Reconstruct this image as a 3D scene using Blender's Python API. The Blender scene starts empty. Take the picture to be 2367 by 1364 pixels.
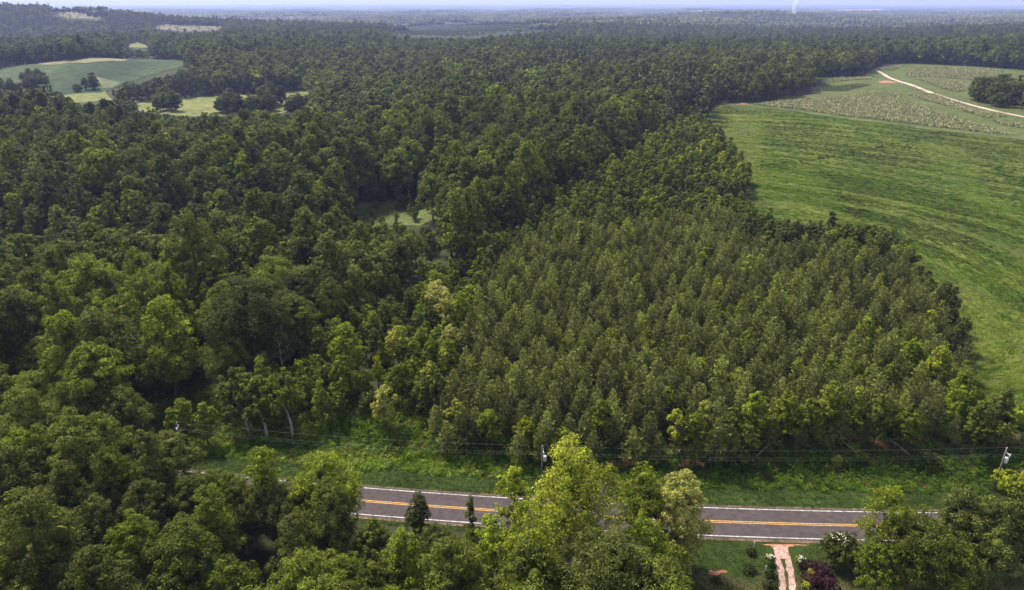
import bpy, bmesh, math, random
import numpy as np
from mathutils import Vector
from mathutils.geometry import delaunay_2d_cdt

rnd = random.Random(7)
rng = np.random.default_rng(11)
scene = bpy.context.scene
C = scene.collection

# ------------------------------------------------------------------ camera, sky, sun, exposure
CAM_H = 78.0
PITCH = math.radians(22.6)
FPX = 1629.0                      # focal length in photograph pixels
cam_data = bpy.data.cameras.new("camera")
cam_data.sensor_width = 36.0
cam_data.lens = 36.0 * FPX / 2367.0
cam_data.clip_start = 0.5
cam_data.clip_end = 80000.0
cam = bpy.data.objects.new("camera", cam_data)
cam.location = (0, 0, CAM_H)
cam.rotation_euler = (math.pi / 2 - PITCH, 0, 0)
C.objects.link(cam)
scene.camera = cam

SUN_DIR = Vector((-0.42, 0.52, 1.0)).normalized()     # towards the sun
world = bpy.data.worlds.new("World")
scene.world = world
world.use_nodes = True
wn = world.node_tree
bg = wn.nodes["Background"]
sky_tex = wn.nodes.new("ShaderNodeTexSky")
sky_tex.sky_type = 'NISHITA'
sky_tex.sun_disc = False
sky_tex.sun_elevation = math.asin(SUN_DIR.z)
sky_tex.sun_rotation = math.atan2(SUN_DIR.x, SUN_DIR.y)
sky_tex.air_density = 1.0
sky_tex.dust_density = 1.5
sky_tex.ozone_density = 0.7
hsv = wn.nodes.new("ShaderNodeHueSaturation")          # thin overcast: a paler sky
hsv.inputs["Saturation"].default_value = 0.5
wn.links.new(sky_tex.outputs[0], hsv.inputs["Color"])
wn.links.new(hsv.outputs[0], bg.inputs[0])
bg.inputs[1].default_value = 0.05
sun_data = bpy.data.lights.new("sun", 'SUN')
sun_data.energy = 1.5
sun_data.angle = math.radians(10)
sun_data.color = (1.0, 0.92, 0.77)
sun = bpy.data.objects.new("sun", sun_data)
sun.rotation_euler = SUN_DIR.to_track_quat('Z', 'Y').to_euler()
sun.location = (0, 0, 300)
C.objects.link(sun)
scene.view_settings.view_transform = 'Standard'
scene.view_settings.look = 'None'
scene.view_settings.gamma = 1
scene.view_settings.use_curve_mapping = False
scene.view_settings.exposure = 2.55
scene.cycles.max_bounces = 6
scene.cycles.diffuse_bounces = 3
scene.cycles.transmission_bounces = 4
scene.cycles.transparent_max_bounces = 8
scene.cycles.volume_bounces = 0
HAZE_DENSITY = 1.0 / 13000.0
HAZE_COLOR = (0.46, 0.54, 1.0)

# ------------------------------------------------------------------ terrain
def sstep(a, b, x):
    t = np.clip((x - a) / (b - a), 0, 1)
    return t * t * (3 - 2 * t)

def road_y(x):
    """far white line of the road"""
    xc = np.clip(x, -70, 75)
    y = 97.35 - 0.093 * xc + 0.000575 * xc * xc
    y = y + np.where(x < -70, (x + 70) * (-0.093 + 2 * 0.000575 * -70), 0) + np.where(x > 75, (x - 75) * (-0.093 + 2 * 0.000575 * 75), 0)
    return y
ROAD_W = 6.7

def gauss(x, y, cx, cy, sx, sy):
    return np.exp(-((x - cx) / sx) ** 2 - ((y - cy) / sy) ** 2)

GULLY = np.array([[-230, 225], [-165, 218], [-120, 216], [-92, 244], [-66, 276], [-40, 305]], float)
def dist_poly(x, y, P):
    d = np.full(np.shape(x), 1e9)
    for a, b in zip(P[:-1], P[1:]):
        ab = b - a
        t = np.clip(((x - a[0]) * ab[0] + (y - a[1]) * ab[1]) / (ab @ ab), 0, 1)
        d = np.minimum(d, np.hypot(x - a[0] - t * ab[0], y - a[1] - t * ab[1]))
    return d

def terrain(x, y):
    x = np.asarray(x, float); y = np.asarray(y, float)
    r = np.hypot(x, y)
    dn = y - road_y(x)                      # + north of the road
    away = sstep(12, 60, dn) + sstep(10, 60, -(dn + ROAD_W))
    z = 2.6 * sstep(9, 19, dn) * (1 - 0.6 * sstep(30, 110, -x)) - 5.0 * sstep(12, 60, dn) * sstep(35, 130, -x)
    z = z + away * 0.9 * (np.sin(x / 31 + 1.3) * np.cos(y / 37) + 0.7 * np.sin((x + y) / 53))
    z = z - 13 * np.exp(-(dist_poly(x, y, GULLY) / 24) ** 2) * sstep(12, 60, dn)
    z = z + sstep(12, 50, dn) * (7 * gauss(x, y, -110, 300, 120, 50) + 5 * gauss(x, y, -150, 160, 80, 35))
    # rolling farmland further out
    far = sstep(450, 1500, r)
    z = z + far * (9 * np.sin(x / 310 + 0.4) * np.sin(y / 420 + 1.0) + 6 * np.sin((x - 0.6 * y) / 270))
    z = z - 12 * sstep(700, 2500, r) - 20 * sstep(3000, 9000, r)
    z = z + sstep(2500, 5000, r) * 14 * (np.sin(x / 900) * np.sin(y / 700 + 2))
    # cropped hills and the wooded ridge at the upper left
    z = z + 15 * gauss(x, y, -455, 880, 130, 110) + 12 * gauss(x, y, -690, 850, 120, 130) + 10 * gauss(x, y, -300, 1000, 110, 120)
    z = z + 50 * gauss(x, y, -1480, 2350, 420, 420) + 26 * gauss(x, y, -820, 2250, 480, 300) + 22 * gauss(x, y, -2100, 2100, 600, 600)
    z = z + 10 * gauss(x, y, 360, 1150, 500, 180)
    z = z + 4.5 * gauss(x, y, -560, 870, 300, 130) * np.sin(x / 34 + y / 90 + 0.6)
    return z

def tz(x, y):
    return float(terrain(np.array([x]), np.array([y]))[0])

cp, sp = math.cos(PITCH), math.sin(PITCH)
TS = np.geomspace(60, 30000, 1500)
def at(px, py, above=0.0):
    """photograph pixel -> place on the ground (or `above` metres over it)"""
    u = (px - 1183.5) / FPX; v = (682 - py) / FPX
    d = np.array([u, cp + v * sp, -sp + v * cp]); d /= np.linalg.norm(d)
    X = d[0] * TS; Y = d[1] * TS; Z = CAM_H + d[2] * TS - terrain(X, Y) - above
    k = int(np.argmax(Z < 0)) if (Z < 0).any() else len(TS) - 1
    if k == 0: return X[0], Y[0]
    f = Z[k - 1] / max(Z[k - 1] - Z[k], 1e-9); f = min(max(f, 0), 1)
    t = TS[k - 1] + f * (TS[k] - TS[k - 1])
    return d[0] * t, d[1] * t
def poly(*pts, above=0.0):
    return np.array([at(px, py, above) for px, py in pts])
def inside(x, y, P):
    x = np.asarray(x); y = np.asarray(y)
    c = np.zeros(x.shape, bool)
    j = len(P) - 1
    for i in range(len(P)):
        xi, yi = P[i]; xj, yj = P[j]
        if yi != yj:
            c ^= ((yi > y) != (yj > y)) & (x < (xj - xi) * (y - yi) / (yj - yi) + xi)
        j = i
    return c
def to_px(x, y, z):
    dz = z - CAM_H
    dep = y * cp - dz * sp
    return 1183.5 + FPX * x / dep, 682 - FPX * (y * sp + dz * cp) / dep, dep

# ------------------------------------------------------------------ materials
def new_mat(name):
    m = bpy.data.materials.new(name); m.use_nodes = True
    nt = m.node_tree
    return m, nt, nt.nodes["Principled BSDF"]
def N(nt, t, **kw):
    n = nt.nodes.new(t)
    for k, v in kw.items(): setattr(n, k, v)
    return n
def ramp(nt, stops):
    r = N(nt, "ShaderNodeValToRGB")
    el = r.color_ramp.elements
    while len(el) < len(stops): el.new(0.5)
    for e, (p, c) in zip(el, stops):
        e.position = p; e.color = (*c, 1)
    return r
def plain(name, col, rough=0.7, metal=0.0):
    m, nt, b = new_mat(name)
    b.inputs["Base Color"].default_value = (*col, 1); b.inputs["Roughness"].default_value = rough; b.inputs["Metallic"].default_value = metal
    return m
def noisy(name, stops, scale, detail=6, rough=0.9, bump=0.0, scale2=None, stretch=None, coords="pos", amt2=0.35):
    """base colour from world-space noise, a second noise mottles it"""
    m, nt, b = new_mat(name)
    g = N(nt, "ShaderNodeNewGeometry")
    vec = g.outputs["Position"]
    if stretch:
        mp = N(nt, "ShaderNodeMapping"); mp.inputs["Scale"].default_value = stretch[0:3]
        mp.inputs["Rotation"].default_value = (0, 0, stretch[3])
        nt.links.new(vec, mp.inputs[0]); vec = mp.outputs[0]
    n = N(nt, "ShaderNodeTexNoise"); n.inputs["Scale"].default_value = scale; n.inputs["Detail"].default_value = detail
    n.inputs["Roughness"].default_value = 0.62
    nt.links.new(vec, n.inputs["Vector"])
    r = ramp(nt, stops); nt.links.new(n.outputs[0], r.inputs[0])
    out = r.outputs[0]
    if scale2:
        n2 = N(nt, "ShaderNodeTexNoise"); n2.inputs["Scale"].default_value = scale2; n2.inputs["Detail"].default_value = 3
        nt.links.new(g.outputs["Position"], n2.inputs["Vector"])
        mr = N(nt, "ShaderNodeMapRange"); mr.inputs[1].default_value = 0.3; mr.inputs[2].default_value = 0.7
        mr.inputs[3].default_value = 1 - amt2; mr.inputs[4].default_value = 1 + amt2
        nt.links.new(n2.outputs[0], mr.inputs[0])
        mx = N(nt, "ShaderNodeMix", data_type='RGBA', blend_type='MULTIPLY'); mx.inputs[0].default_value = 1
        nt.links.new(out, mx.inputs[6]); nt.links.new(mr.outputs[0], mx.inputs[7]); out = mx.outputs[2]
    nt.links.new(out, b.inputs["Base Color"])
    b.inputs["Roughness"].default_value = rough
    b.inputs["Specular IOR Level"].default_value = 0.1
    if bump:
        bp = N(nt, "ShaderNodeBump"); bp.inputs["Strength"].default_value = bump; bp.inputs["Distance"].default_value = 0.15
        nt.links.new(n.outputs[0], bp.inputs["Height"]); nt.links.new(bp.outputs[0], b.inputs["Normal"])
    return m

LEAF_STOPS = [(0.0, (0.030, 0.042, 0.017)), (0.22, (0.052, 0.061, 0.015)), (0.45, (0.084, 0.100, 0.014)), (0.65, (0.116, 0.152, 0.009)), (0.82, (0.19, 0.21, 0.015)), (1.0, (0.28, 0.265, 0.08))]
def foliage(name, stops=LEAF_STOPS, trans=0.28, leafvar=0.55, rough=0.55, clump=0.35):
    m, nt, b = new_mat(name)
    a = N(nt, "ShaderNodeAttribute", attribute_type='INSTANCER', attribute_name="tint")
    oi = N(nt, "ShaderNodeObjectInfo")
    geo = N(nt, "ShaderNodeNewGeometry")
    # tint + a little per-leaf scatter
    ad = N(nt, "ShaderNodeMath", operation='MULTIPLY_ADD'); ad.inputs[1].default_value = 0.16; nt.links.new(geo.outputs["Random Per Island"], ad.inputs[0])
    sb = N(nt, "ShaderNodeMath", operation='SUBTRACT'); sb.inputs[1].default_value = 0.08; nt.links.new(a.outputs["Fac"], sb.inputs[0]); nt.links.new(sb.outputs[0], ad.inputs[2])
    r = ramp(nt, stops); nt.links.new(ad.outputs[0], r.inputs[0])
    # value: per leaf, per clump, per tree
    v1 = N(nt, "ShaderNodeMapRange"); v1.inputs[3].default_value = 1 - leafvar; v1.inputs[4].default_value = 1 + leafvar; nt.links.new(geo.outputs["Random Per Island"], v1.inputs[0])
    tc = N(nt, "ShaderNodeTexCoord")
    nz = N(nt, "ShaderNodeTexNoise"); nz.inputs["Scale"].default_value = 0.55; nz.inputs["Detail"].default_value = 2; nt.links.new(tc.outputs["Object"], nz.inputs["Vector"])
    v2 = N(nt, "ShaderNodeMapRange"); v2.inputs[1].default_value = 0.3; v2.inputs[2].default_value = 0.7; v2.inputs[3].default_value = 1 - clump; v2.inputs[4].default_value = 1 + clump; nt.links.new(nz.outputs[0], v2.inputs[0])
    v3 = N(nt, "ShaderNodeMapRange"); v3.inputs[3].default_value = 0.66; v3.inputs[4].default_value = 1.36; nt.links.new(oi.outputs["Random"], v3.inputs[0])
    m1 = N(nt, "ShaderNodeMath", operation='MULTIPLY'); nt.links.new(v1.outputs[0], m1.inputs[0]); nt.links.new(v2.outputs[0], m1.inputs[1])
    m2 = N(nt, "ShaderNodeMath", operation='MULTIPLY'); nt.links.new(m1.outputs[0], m2.inputs[0]); nt.links.new(v3.outputs[0], m2.inputs[1])
    mx = N(nt, "ShaderNodeMix", data_type='RGBA', blend_type='MULTIPLY'); mx.inputs[0].default_value = 1
    nt.links.new(r.outputs[0], mx.inputs[6]); nt.links.new(m2.outputs[0], mx.inputs[7])
    nt.links.new(mx.outputs[2], b.inputs["Base Color"])
    b.inputs["Roughness"].default_value = 0.65
    b.inputs["Specular IOR Level"].default_value = 0.08
    tr = N(nt, "ShaderNodeBsdfTranslucent")
    hs = N(nt, "ShaderNodeMix", data_type='RGBA', blend_type='MULTIPLY'); hs.inputs[0].default_value = 1; hs.inputs[7].default_value = (1.5, 1.5, 0.7, 1)
    nt.links.new(mx.outputs[2], hs.inputs[6]); nt.links.new(hs.outputs[2], tr.inputs["Color"])
    ms = N(nt, "ShaderNodeMixShader"); ms.inputs[0].default_value = trans
    nt.links.new(b.outputs[0], ms.inputs[1]); nt.links.new(tr.outputs[0], ms.inputs[2])
    nt.links.new(ms.outputs[0], nt.nodes["Material Output"].inputs["Surface"])
    return m

M = {}
M["leaf"] = foliage("broadleaf_foliage")
M["needle"] = foliage("pine_needles", stops=[(0.0, (0.036, 0.046, 0.015)), (0.4, (0.112, 0.124, 0.034)), (0.7, (0.165, 0.180, 0.046)), (1.0, (0.21, 0.235, 0.035))], trans=0.16, leafvar=0.55, clump=0.25)
M["weed"] = foliage("weed_leaves", stops=[(0.0, (0.026, 0.036, 0.010)), (0.3, (0.046, 0.068, 0.011)), (0.6, (0.074, 0.135, 0.008)), (0.85, (0.125, 0.185, 0.013)), (1.0, (0.21, 0.21, 0.06))], trans=0.3, leafvar=0.4)
M["crop"] = foliage("crop_plants", stops=[(0.0, (0.035, 0.060, 0.015)), (0.5, (0.075, 0.095, 0.030)), (0.72, (0.20, 0.20, 0.10)), (1.0, (0.45, 0.40, 0.30))], trans=0.2, leafvar=0.5)
M["redleaf"] = foliage("burgundy_foliage", stops=[(0.0, (0.015, 0.008, 0.010)), (1.0, (0.05, 0.016, 0.022))], trans=0.15)
M["flower"] = plain("flower_petals", (0.62, 0.60, 0.52), 0.8)
M["bark"] = noisy("grey_brown_bark", [(0.3, (0.055, 0.043, 0.032)), (0.7, (0.13, 0.11, 0.085))], 3, stretch=(4, 4, 0.6, 0), bump=0.3)
M["pale_bark"] = noisy("pale_bark", [(0.3, (0.13, 0.115, 0.095)), (0.7, (0.30, 0.27, 0.23))], 3, stretch=(4, 4, 0.6, 0), bump=0.3)
M["floor"] = noisy("forest_floor", [(0.3, (0.018, 0.020, 0.010)), (0.6, (0.032, 0.040, 0.014)), (0.8, (0.05, 0.05, 0.024))], 0.25, scale2=0.01, bump=0.2)
M["soil_floor"] = noisy("brushy_soil", [(0.34, (0.016, 0.028, 0.008)), (0.50, (0.03, 0.04, 0.013)), (0.60, (0.085, 0.036, 0.021)), (0.74, (0.21, 0.078, 0.046))], 0.28, scale2=1.7, bump=0.3)
M["verge"] = noisy("mown_verge_grass", [(0.3, (0.016, 0.030, 0.006)), (0.55, (0.026, 0.042, 0.008)), (0.8, (0.048, 0.060, 0.014))], 1.3, scale2=0.13, bump=0.4, stretch=(0.35, 1.3, 1, 0))
M["asphalt"] = noisy("worn_asphalt", [(0.3, (0.044, 0.035, 0.037)), (0.7, (0.068, 0.054, 0.058))], 6, scale2=0.9, stretch=(0.10, 1.4, 1, -0.05), rough=0.85, amt2=0.2)
M["white_paint"] = noisy("white_road_paint", [(0.35, (0.20, 0.19, 0.19)), (0.62, (0.55, 0.54, 0.55))], 1.6, rough=0.6)
M["yellow_paint"] = noisy("yellow_road_paint", [(0.35, (0.30, 0.17, 0.06)), (0.6, (0.52, 0.30, 0.09))], 2.5, rough=0.6)

def lawn_material():
    m, nt, b = new_mat("lawn_grass")
    g = N(nt, "ShaderNodeNewGeometry")
    n = N(nt, "ShaderNodeTexNoise"); n.inputs["Scale"].default_value = 2.2; n.inputs["Detail"].default_value = 7; n.inputs["Roughness"].default_value = 0.7
    n2 = N(nt, "ShaderNodeTexNoise"); n2.inputs["Scale"].default_value = 0.17; n2.inputs["Detail"].default_value = 4
    for k in (n, n2): nt.links.new(g.outputs["Position"], k.inputs["Vector"])
    r1 = ramp(nt, [(0.3, (0.015, 0.028, 0.006)), (0.55, (0.026, 0.042, 0.008)), (0.8, (0.05, 0.062, 0.014))])
    r2 = ramp(nt, [(0.3, (0.036, 0.032, 0.014)), (0.55, (0.055, 0.052, 0.020)), (0.8, (0.10, 0.075, 0.042))])
    nt.links.new(n.outputs[0], r1.inputs[0]); nt.links.new(n.outputs[0], r2.inputs[0])
    # worn, straw-coloured grass in the part nearer the house
    sx = N(nt, "ShaderNodeSeparateXYZ"); nt.links.new(g.outputs["Position"], sx.inputs[0])
    md = N(nt, "ShaderNodeMath", operation='MULTIPLY_ADD'); md.inputs[1].default_value = 12.0; nt.links.new(n2.outputs[0], md.inputs[0]); nt.links.new(sx.outputs["Y"], md.inputs[2])
    mr = N(nt, "ShaderNodeMapRange"); mr.inputs[1].default_value = 88.0; mr.inputs[2].default_value = 83.0; mr.interpolation_type = 'SMOOTHSTEP'
    nt.links.new(md.outputs[0], mr.inputs[0])
    mx = N(nt, "ShaderNodeMix", data_type='RGBA'); nt.links.new(mr.outputs[0], mx.inputs[0]); nt.links.new(r1.outputs[0], mx.inputs[6]); nt.links.new(r2.outputs[0], mx.inputs[7])
    nt.links.new(mx.outputs[2], b.inputs["Base Color"]); b.inputs["Roughness"].default_value = 0.95; b.inputs["Specular IOR Level"].default_value = 0.1
    bp = N(nt, "ShaderNodeBump"); bp.inputs["Strength"].default_value = 0.5; bp.inputs["Distance"].default_value = 0.1; nt.links.new(n.outputs[0], bp.inputs["Height"]); nt.links.new(bp.outputs[0], b.inputs["Normal"])
    return m
M["lawn"] = lawn_material()
M["gravel"] = noisy("pink_gravel", [(0.35, (0.19, 0.105, 0.088)), (0.5, (0.29, 0.18, 0.16)), (0.65, (0.38, 0.28, 0.255))], 3.0, detail=9, scale2=0.5, bump=0.3)
M["redsoil"] = noisy("red_clay", [(0.3, (0.20, 0.075, 0.042)), (0.55, (0.30, 0.135, 0.085)), (0.75, (0.36, 0.21, 0.15))], 1.5, scale2=0.4, bump=0.3)
M["field"] = noisy("rank_field_grass", [(0.30, (0.032, 0.042, 0.007)), (0.5, (0.056, 0.070, 0.009)), (0.7, (0.088, 0.098, 0.012))], 0.06, detail=8, scale2=0.5, stretch=(1.0, 0.35, 1, 0.25), bump=0.3)
M["meadow"] = noisy("mown_meadow", [(0.3, (0.085, 0.10, 0.025)), (0.7, (0.14, 0.145, 0.045))], 0.03, scale2=0.2)
M["lane"] = noisy("grass_lane", [(0.3, (0.042, 0.058, 0.014)), (0.55, (0.062, 0.078, 0.020)), (0.75, (0.10, 0.095, 0.035))], 0.05, detail=8, scale2=0.4)
M["cropbed"] = noisy("crop_bed", [(0.3, (0.03, 0.04, 0.014)), (0.7, (0.06, 0.07, 0.025))], 0.3)
M["hillcrop"] = noisy("hillside_soybeans", [(0.32, (0.013, 0.028, 0.010)), (0.5, (0.026, 0.045, 0.015)), (0.66, (0.046, 0.066, 0.022))], 0.016, detail=8, scale2=0.1, stretch=(1, 0.25, 1, 0.5))
M["hilltan"] = noisy("dry_grass_margin", [(0.3, (0.10, 0.10, 0.045)), (0.7, (0.16, 0.145, 0.075))], 0.02, scale2=0.1)
M["hillpale"] = noisy("pale_green_stubble", [(0.3, (0.055, 0.072, 0.028)), (0.7, (0.095, 0.105, 0.045))], 0.02, scale2=0.1)
M["clearcut"] = noisy("cutover_scrub", [(0.3, (0.06, 0.062, 0.03)), (0.55, (0.12, 0.105, 0.06)), (0.75, (0.19, 0.15, 0.10))], 0.03, detail=8, scale2=0.15)
M["farmroad"] = noisy("dirt_road", [(0.3, (0.30, 0.22, 0.19)), (0.7, (0.44, 0.34, 0.30))], 0.5, scale2=0.05)
M["pole"] = noisy("weathered_pole_wood", [(0.3, (0.09, 0.075, 0.06)), (0.7, (0.17, 0.145, 0.12))], 3, stretch=(5, 5, 0.5, 0))
M["metal"] = plain("galvanised_steel", (0.62, 0.64, 0.66), 0.45, 0.3)
M["grey_paint"] = plain("pale_grey_transformer_paint", (0.72, 0.74, 0.77), 0.4)
M["wire"] = plain("aluminium_wire", (0.30, 0.31, 0.31), 0.5, 0.2)
M["porcelain"] = plain("insulator_porcelain", (0.75, 0.75, 0.75), 0.3)
M["white_plastic"] = plain("white_plastic", (0.8, 0.8, 0.8), 0.5)
M["deadwood"] = noisy("dead_wood", [(0.3, (0.22, 0.18, 0.15)), (0.7, (0.40, 0.35, 0.30))], 2)

# ------------------------------------------------------------------ mesh helpers
def mesh_np(name, V, F, mats, midx=None, smooth=False):
    """V (n,3), F list of arrays with the same corner count per array"""
    me = bpy.data.meshes.new(name)
    V = np.asarray(V, np.float32)
    Fs = [np.asarray(f, np.int32) for f in F if len(f)]
    loops = np.concatenate([f.ravel() for f in Fs])
    tot = np.concatenate([np.full(len(f), f.shape[1], np.int32) for f in Fs])
    start = np.concatenate([[0], np.cumsum(tot)[:-1]]).astype(np.int32)
    me.vertices.add(len(V)); me.vertices.foreach_set("co", V.ravel())
    me.loops.add(len(loops)); me.loops.foreach_set("vertex_index", loops)
    me.polygons.add(len(tot)); me.polygons.foreach_set("loop_start", start)
    for m in mats: me.materials.append(m)
    if midx is not None: me.polygons.foreach_set("material_index", np.asarray(midx, np.int32))
    me.update(calc_edges=True)
    if smooth: me.polygons.foreach_set("use_smooth", np.ones(len(tot), bool))
    me.validate()
    return me
def link(name, me, parent=None, loc=None):
    o = bpy.data.objects.new(name, me); C.objects.link(o)
    if parent is not None: o.parent = parent
    if loc is not None: o.location = loc
    return o
def tag(o, label=None, cat=None, group=None, kind=None):
    if label: o["label"] = label
    if cat: o["category"] = cat
    if group: o["group"] = group
    if kind: o["kind"] = kind
    return o
def empty(name, loc, rz=0.0):
    o = bpy.data.objects.new(name, None); o.empty_display_size = 0.5
    C.objects.link(o); o.location = loc; o.rotation_euler = (0, 0, rz)
    return o

def rand_dirs(n, g):
    v = g.normal(size=(n, 3)); return v / np.linalg.norm(v, axis=1, keepdims=True)

def tube(path, radii, sides=6):
    path = np.asarray(path, float); n = len(path)
    V = []; 
    for i in range(n):
        t = path[min(i + 1, n - 1)] - path[max(i - 1, 0)]
        t = t / (np.linalg.norm(t) + 1e-9)
        a = np.cross(t, [0.13, 0.98, 0.17]); a /= np.linalg.norm(a); b = np.cross(t, a)
        for k in range(sides):
            ang = 2 * math.pi * k / sides
            V.append(path[i] + radii[i] * (math.cos(ang) * a + math.sin(ang) * b))
    F = []
    for i in range(n - 1):
        for k in range(sides):
            k2 = (k + 1) % sides
            F.append([i * sides + k, i * sides + k2, (i + 1) * sides + k2, (i + 1) * sides + k])
    cap = [list(range((n - 1) * sides, n * sides))]
    return np.array(V), np.array(F), np.array(cap)
def join_tubes(tubes):
    V = []; F = []; Cp = []; off = 0
    for v, f, c in tubes:
        V.append(v); F.append(f + off); Cp.append(c + off); off += len(v)
    return np.concatenate(V), [np.concatenate(F)] + Cp

def ico():
    bm = bmesh.new(); bmesh.ops.create_icosphere(bm, subdivisions=2, radius=1.0)
    V = np.array([v.co[:] for v in bm.verts]); F = np.array([[v.index for v in f.verts] for f in bm.faces]); bm.free()
    return V, F
ICO_V, ICO_F = ico()
def ico1():
    bm = bmesh.new(); bmesh.ops.create_icosphere(bm, subdivisions=1, radius=1.0)
    V = np.array([v.co[:] for v in bm.verts]); F = np.array([[v.index for v in f.verts] for f in bm.faces]); bm.free()
    return V, F
ICO1_V, ICO1_F = ico1()

def leaves(P, Nrm, size, g, aspect=0.6):
    """rhombic leaf sprays at P facing Nrm"""
    n = len(P)
    t = np.cross(Nrm, rand_dirs(n, g)); t /= np.linalg.norm(t, axis=1, keepdims=True) + 1e-9
    b = np.cross(Nrm, t)
    s = size * g.uniform(0.6, 1.4, n)[:, None]
    fold = Nrm * s * g.uniform(-0.15, 0.25, n)[:, None]
    V = np.stack([P - t * s * 0.5, P + b * s * 0.5 * aspect + fold, P + t * s * 0.5, P - b * s * 0.5 * aspect + fold], 1).reshape(-1, 3)
    F = np.arange(4 * n).reshape(n, 4)
    return V, F

PROF = {'round': lambda t: math.sqrt(max(0, 1 - (2 * t - 0.85) ** 2 / 1.4)), 'oval': lambda t: math.sin(math.pi * (0.16 + 0.78 * t)) ** 0.8, 'cone': lambda t: (1 - t) ** 0.7 * 0.9 + 0.14,
        'spread': lambda t: math.sqrt(max(0, 1 - (1.5 * t - 0.45) ** 2)), 'open': lambda t: math.sqrt(max(0, 1 - (2 * t - 0.9) ** 2 * 0.85)), 'column': lambda t: math.sin(math.pi * (0.2 + 0.68 * t)) ** 0.6}
def crown_lobes(g, H, R, form, n):
    """centres and radii of the big overlapping masses of one crown"""
    base = H * {'round': 0.20, 'oval': 0.16, 'cone': 0.12, 'spread': 0.34, 'open': 0.28, 'column': 0.02}[form]
    f = {'open': (0.26, 0.38), 'column': (0.5, 0.7), 'cone': (0.36, 0.52)}.get(form, (0.36, 0.54))
    L = []; a = g.uniform(0, 6.28)
    for i in range(n):
        t = ((i + g.uniform(0.1, 0.9)) / n) ** 0.85; a += 2.4 + g.normal() * 0.35
        prof = PROF[form](t); rl = R * g.uniform(*f) * (0.55 + 0.45 * prof)
        rr = max(prof * R * g.uniform(0.86, 1.08) - rl, 0)
        L.append((np.array([rr * math.cos(a), rr * math.sin(a), base + rl * 0.75 + t * (H - base - rl * 1.75)]), rl))
    r = R * (0.26 if form in ('cone', 'oval', 'column') else 0.34)
    L.append((np.array([g.uniform(-.12, .12) * R, g.uniform(-.12, .12) * R, H - r * 1.05]), r))
    return L

def make_crown(name, seed, H, R, form, nl, nleaf, leaf, mat, sub=7, core=0.72, upb=0.35, flowers=0):
    g = np.random.default_rng(seed)
    L = crown_lobes(g, H, R, form, max(5, nl // 2))
    LC = np.array([l[0] for l in L]); LR = np.array([l[1] for l in L])
    # sprays of leaves over the outside of the masses
    nc = nl * sub; m = nc * 6
    k = g.choice(len(L), m, p=LR ** 2 / (LR ** 2).sum()); d = rand_dirs(m, g); d[:, 2] += 0.22; d /= np.linalg.norm(d, axis=1, keepdims=True)
    bump = 1 + 0.16 * np.sin(d @ g.normal(size=(3, 1)) * 5 + k[:, None])[:, 0]
    pc = LC[k] + d * (LR[k] * bump * g.uniform(0.72, 1.06, m))[:, None]
    q = np.linalg.norm(pc[:, None] - LC[None], axis=2) / LR[None]; q[np.arange(m), k] = 9
    ok = (q.min(1) > 0.80) & (d[:, 2] > -0.72)
    pc = pc[ok][:nc]; dc = d[ok][:nc]; nc = len(pc)
    rc = np.clip(R * g.uniform(0.09, 0.19, nc), leaf * 1.0, 1.5)
    w = rc ** 2 / (rc ** 2).sum(); k = g.choice(nc, nleaf, p=w)
    d = rand_dirs(nleaf, g) + dc[k] * 0.45 + np.array([0, 0, 0.35]); d /= np.linalg.norm(d, axis=1, keepdims=True)
    P = pc[k] + d * (rc[k] * g.uniform(0.35, 1.15, nleaf) ** 0.7)[:, None] * np.array([1, 1, 0.85])
    nr = d * 0.8 + 0.6 * rand_dirs(len(P), g); nr[:, 2] += upb; nr /= np.linalg.norm(nr, axis=1, keepdims=True)
    V, F = leaves(P, nr, leaf, g)
    Vs = [V]; Fq = [F]; Ft = []; off = len(V)
    if core > 0:      # inner foliage that closes the crown
        v = ICO_V if leaf < 0.45 else ICO1_V; f = ICO_F if leaf < 0.45 else ICO1_F
        for c, r in L:
            disp = 1 + 0.22 * np.sin(v @ g.normal(size=3) * 3 + g.uniform(0, 6)) + 0.12 * np.sin(v @ g.normal(size=3) * 7)
            Vs.append(c + v * (r * core * 0.58) * disp[:, None]); Ft.append(f + off); off += len(v)
    fl = [np.concatenate(Fq)] + ([np.concatenate(Ft)] if Ft else [])
    mats = [mat]; midx = None
    if flowers:
        top = np.argsort(-(P[:, 2] + g.uniform(0, H * 0.5, len(P))))[:flowers]
        q = P[top] + nr[top] * 0.12
        fv, ff = leaves(q, nr[top], leaf * 0.6, g, 0.9)
        Vs.append(fv); midx = np.concatenate([np.zeros(sum(len(x) for x in fl)), np.ones(len(ff))]); fl.append(ff + off); mats = [mat, M["flower"]]
    return mesh_np(name, np.concatenate(Vs), fl, mats, midx), L

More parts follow.
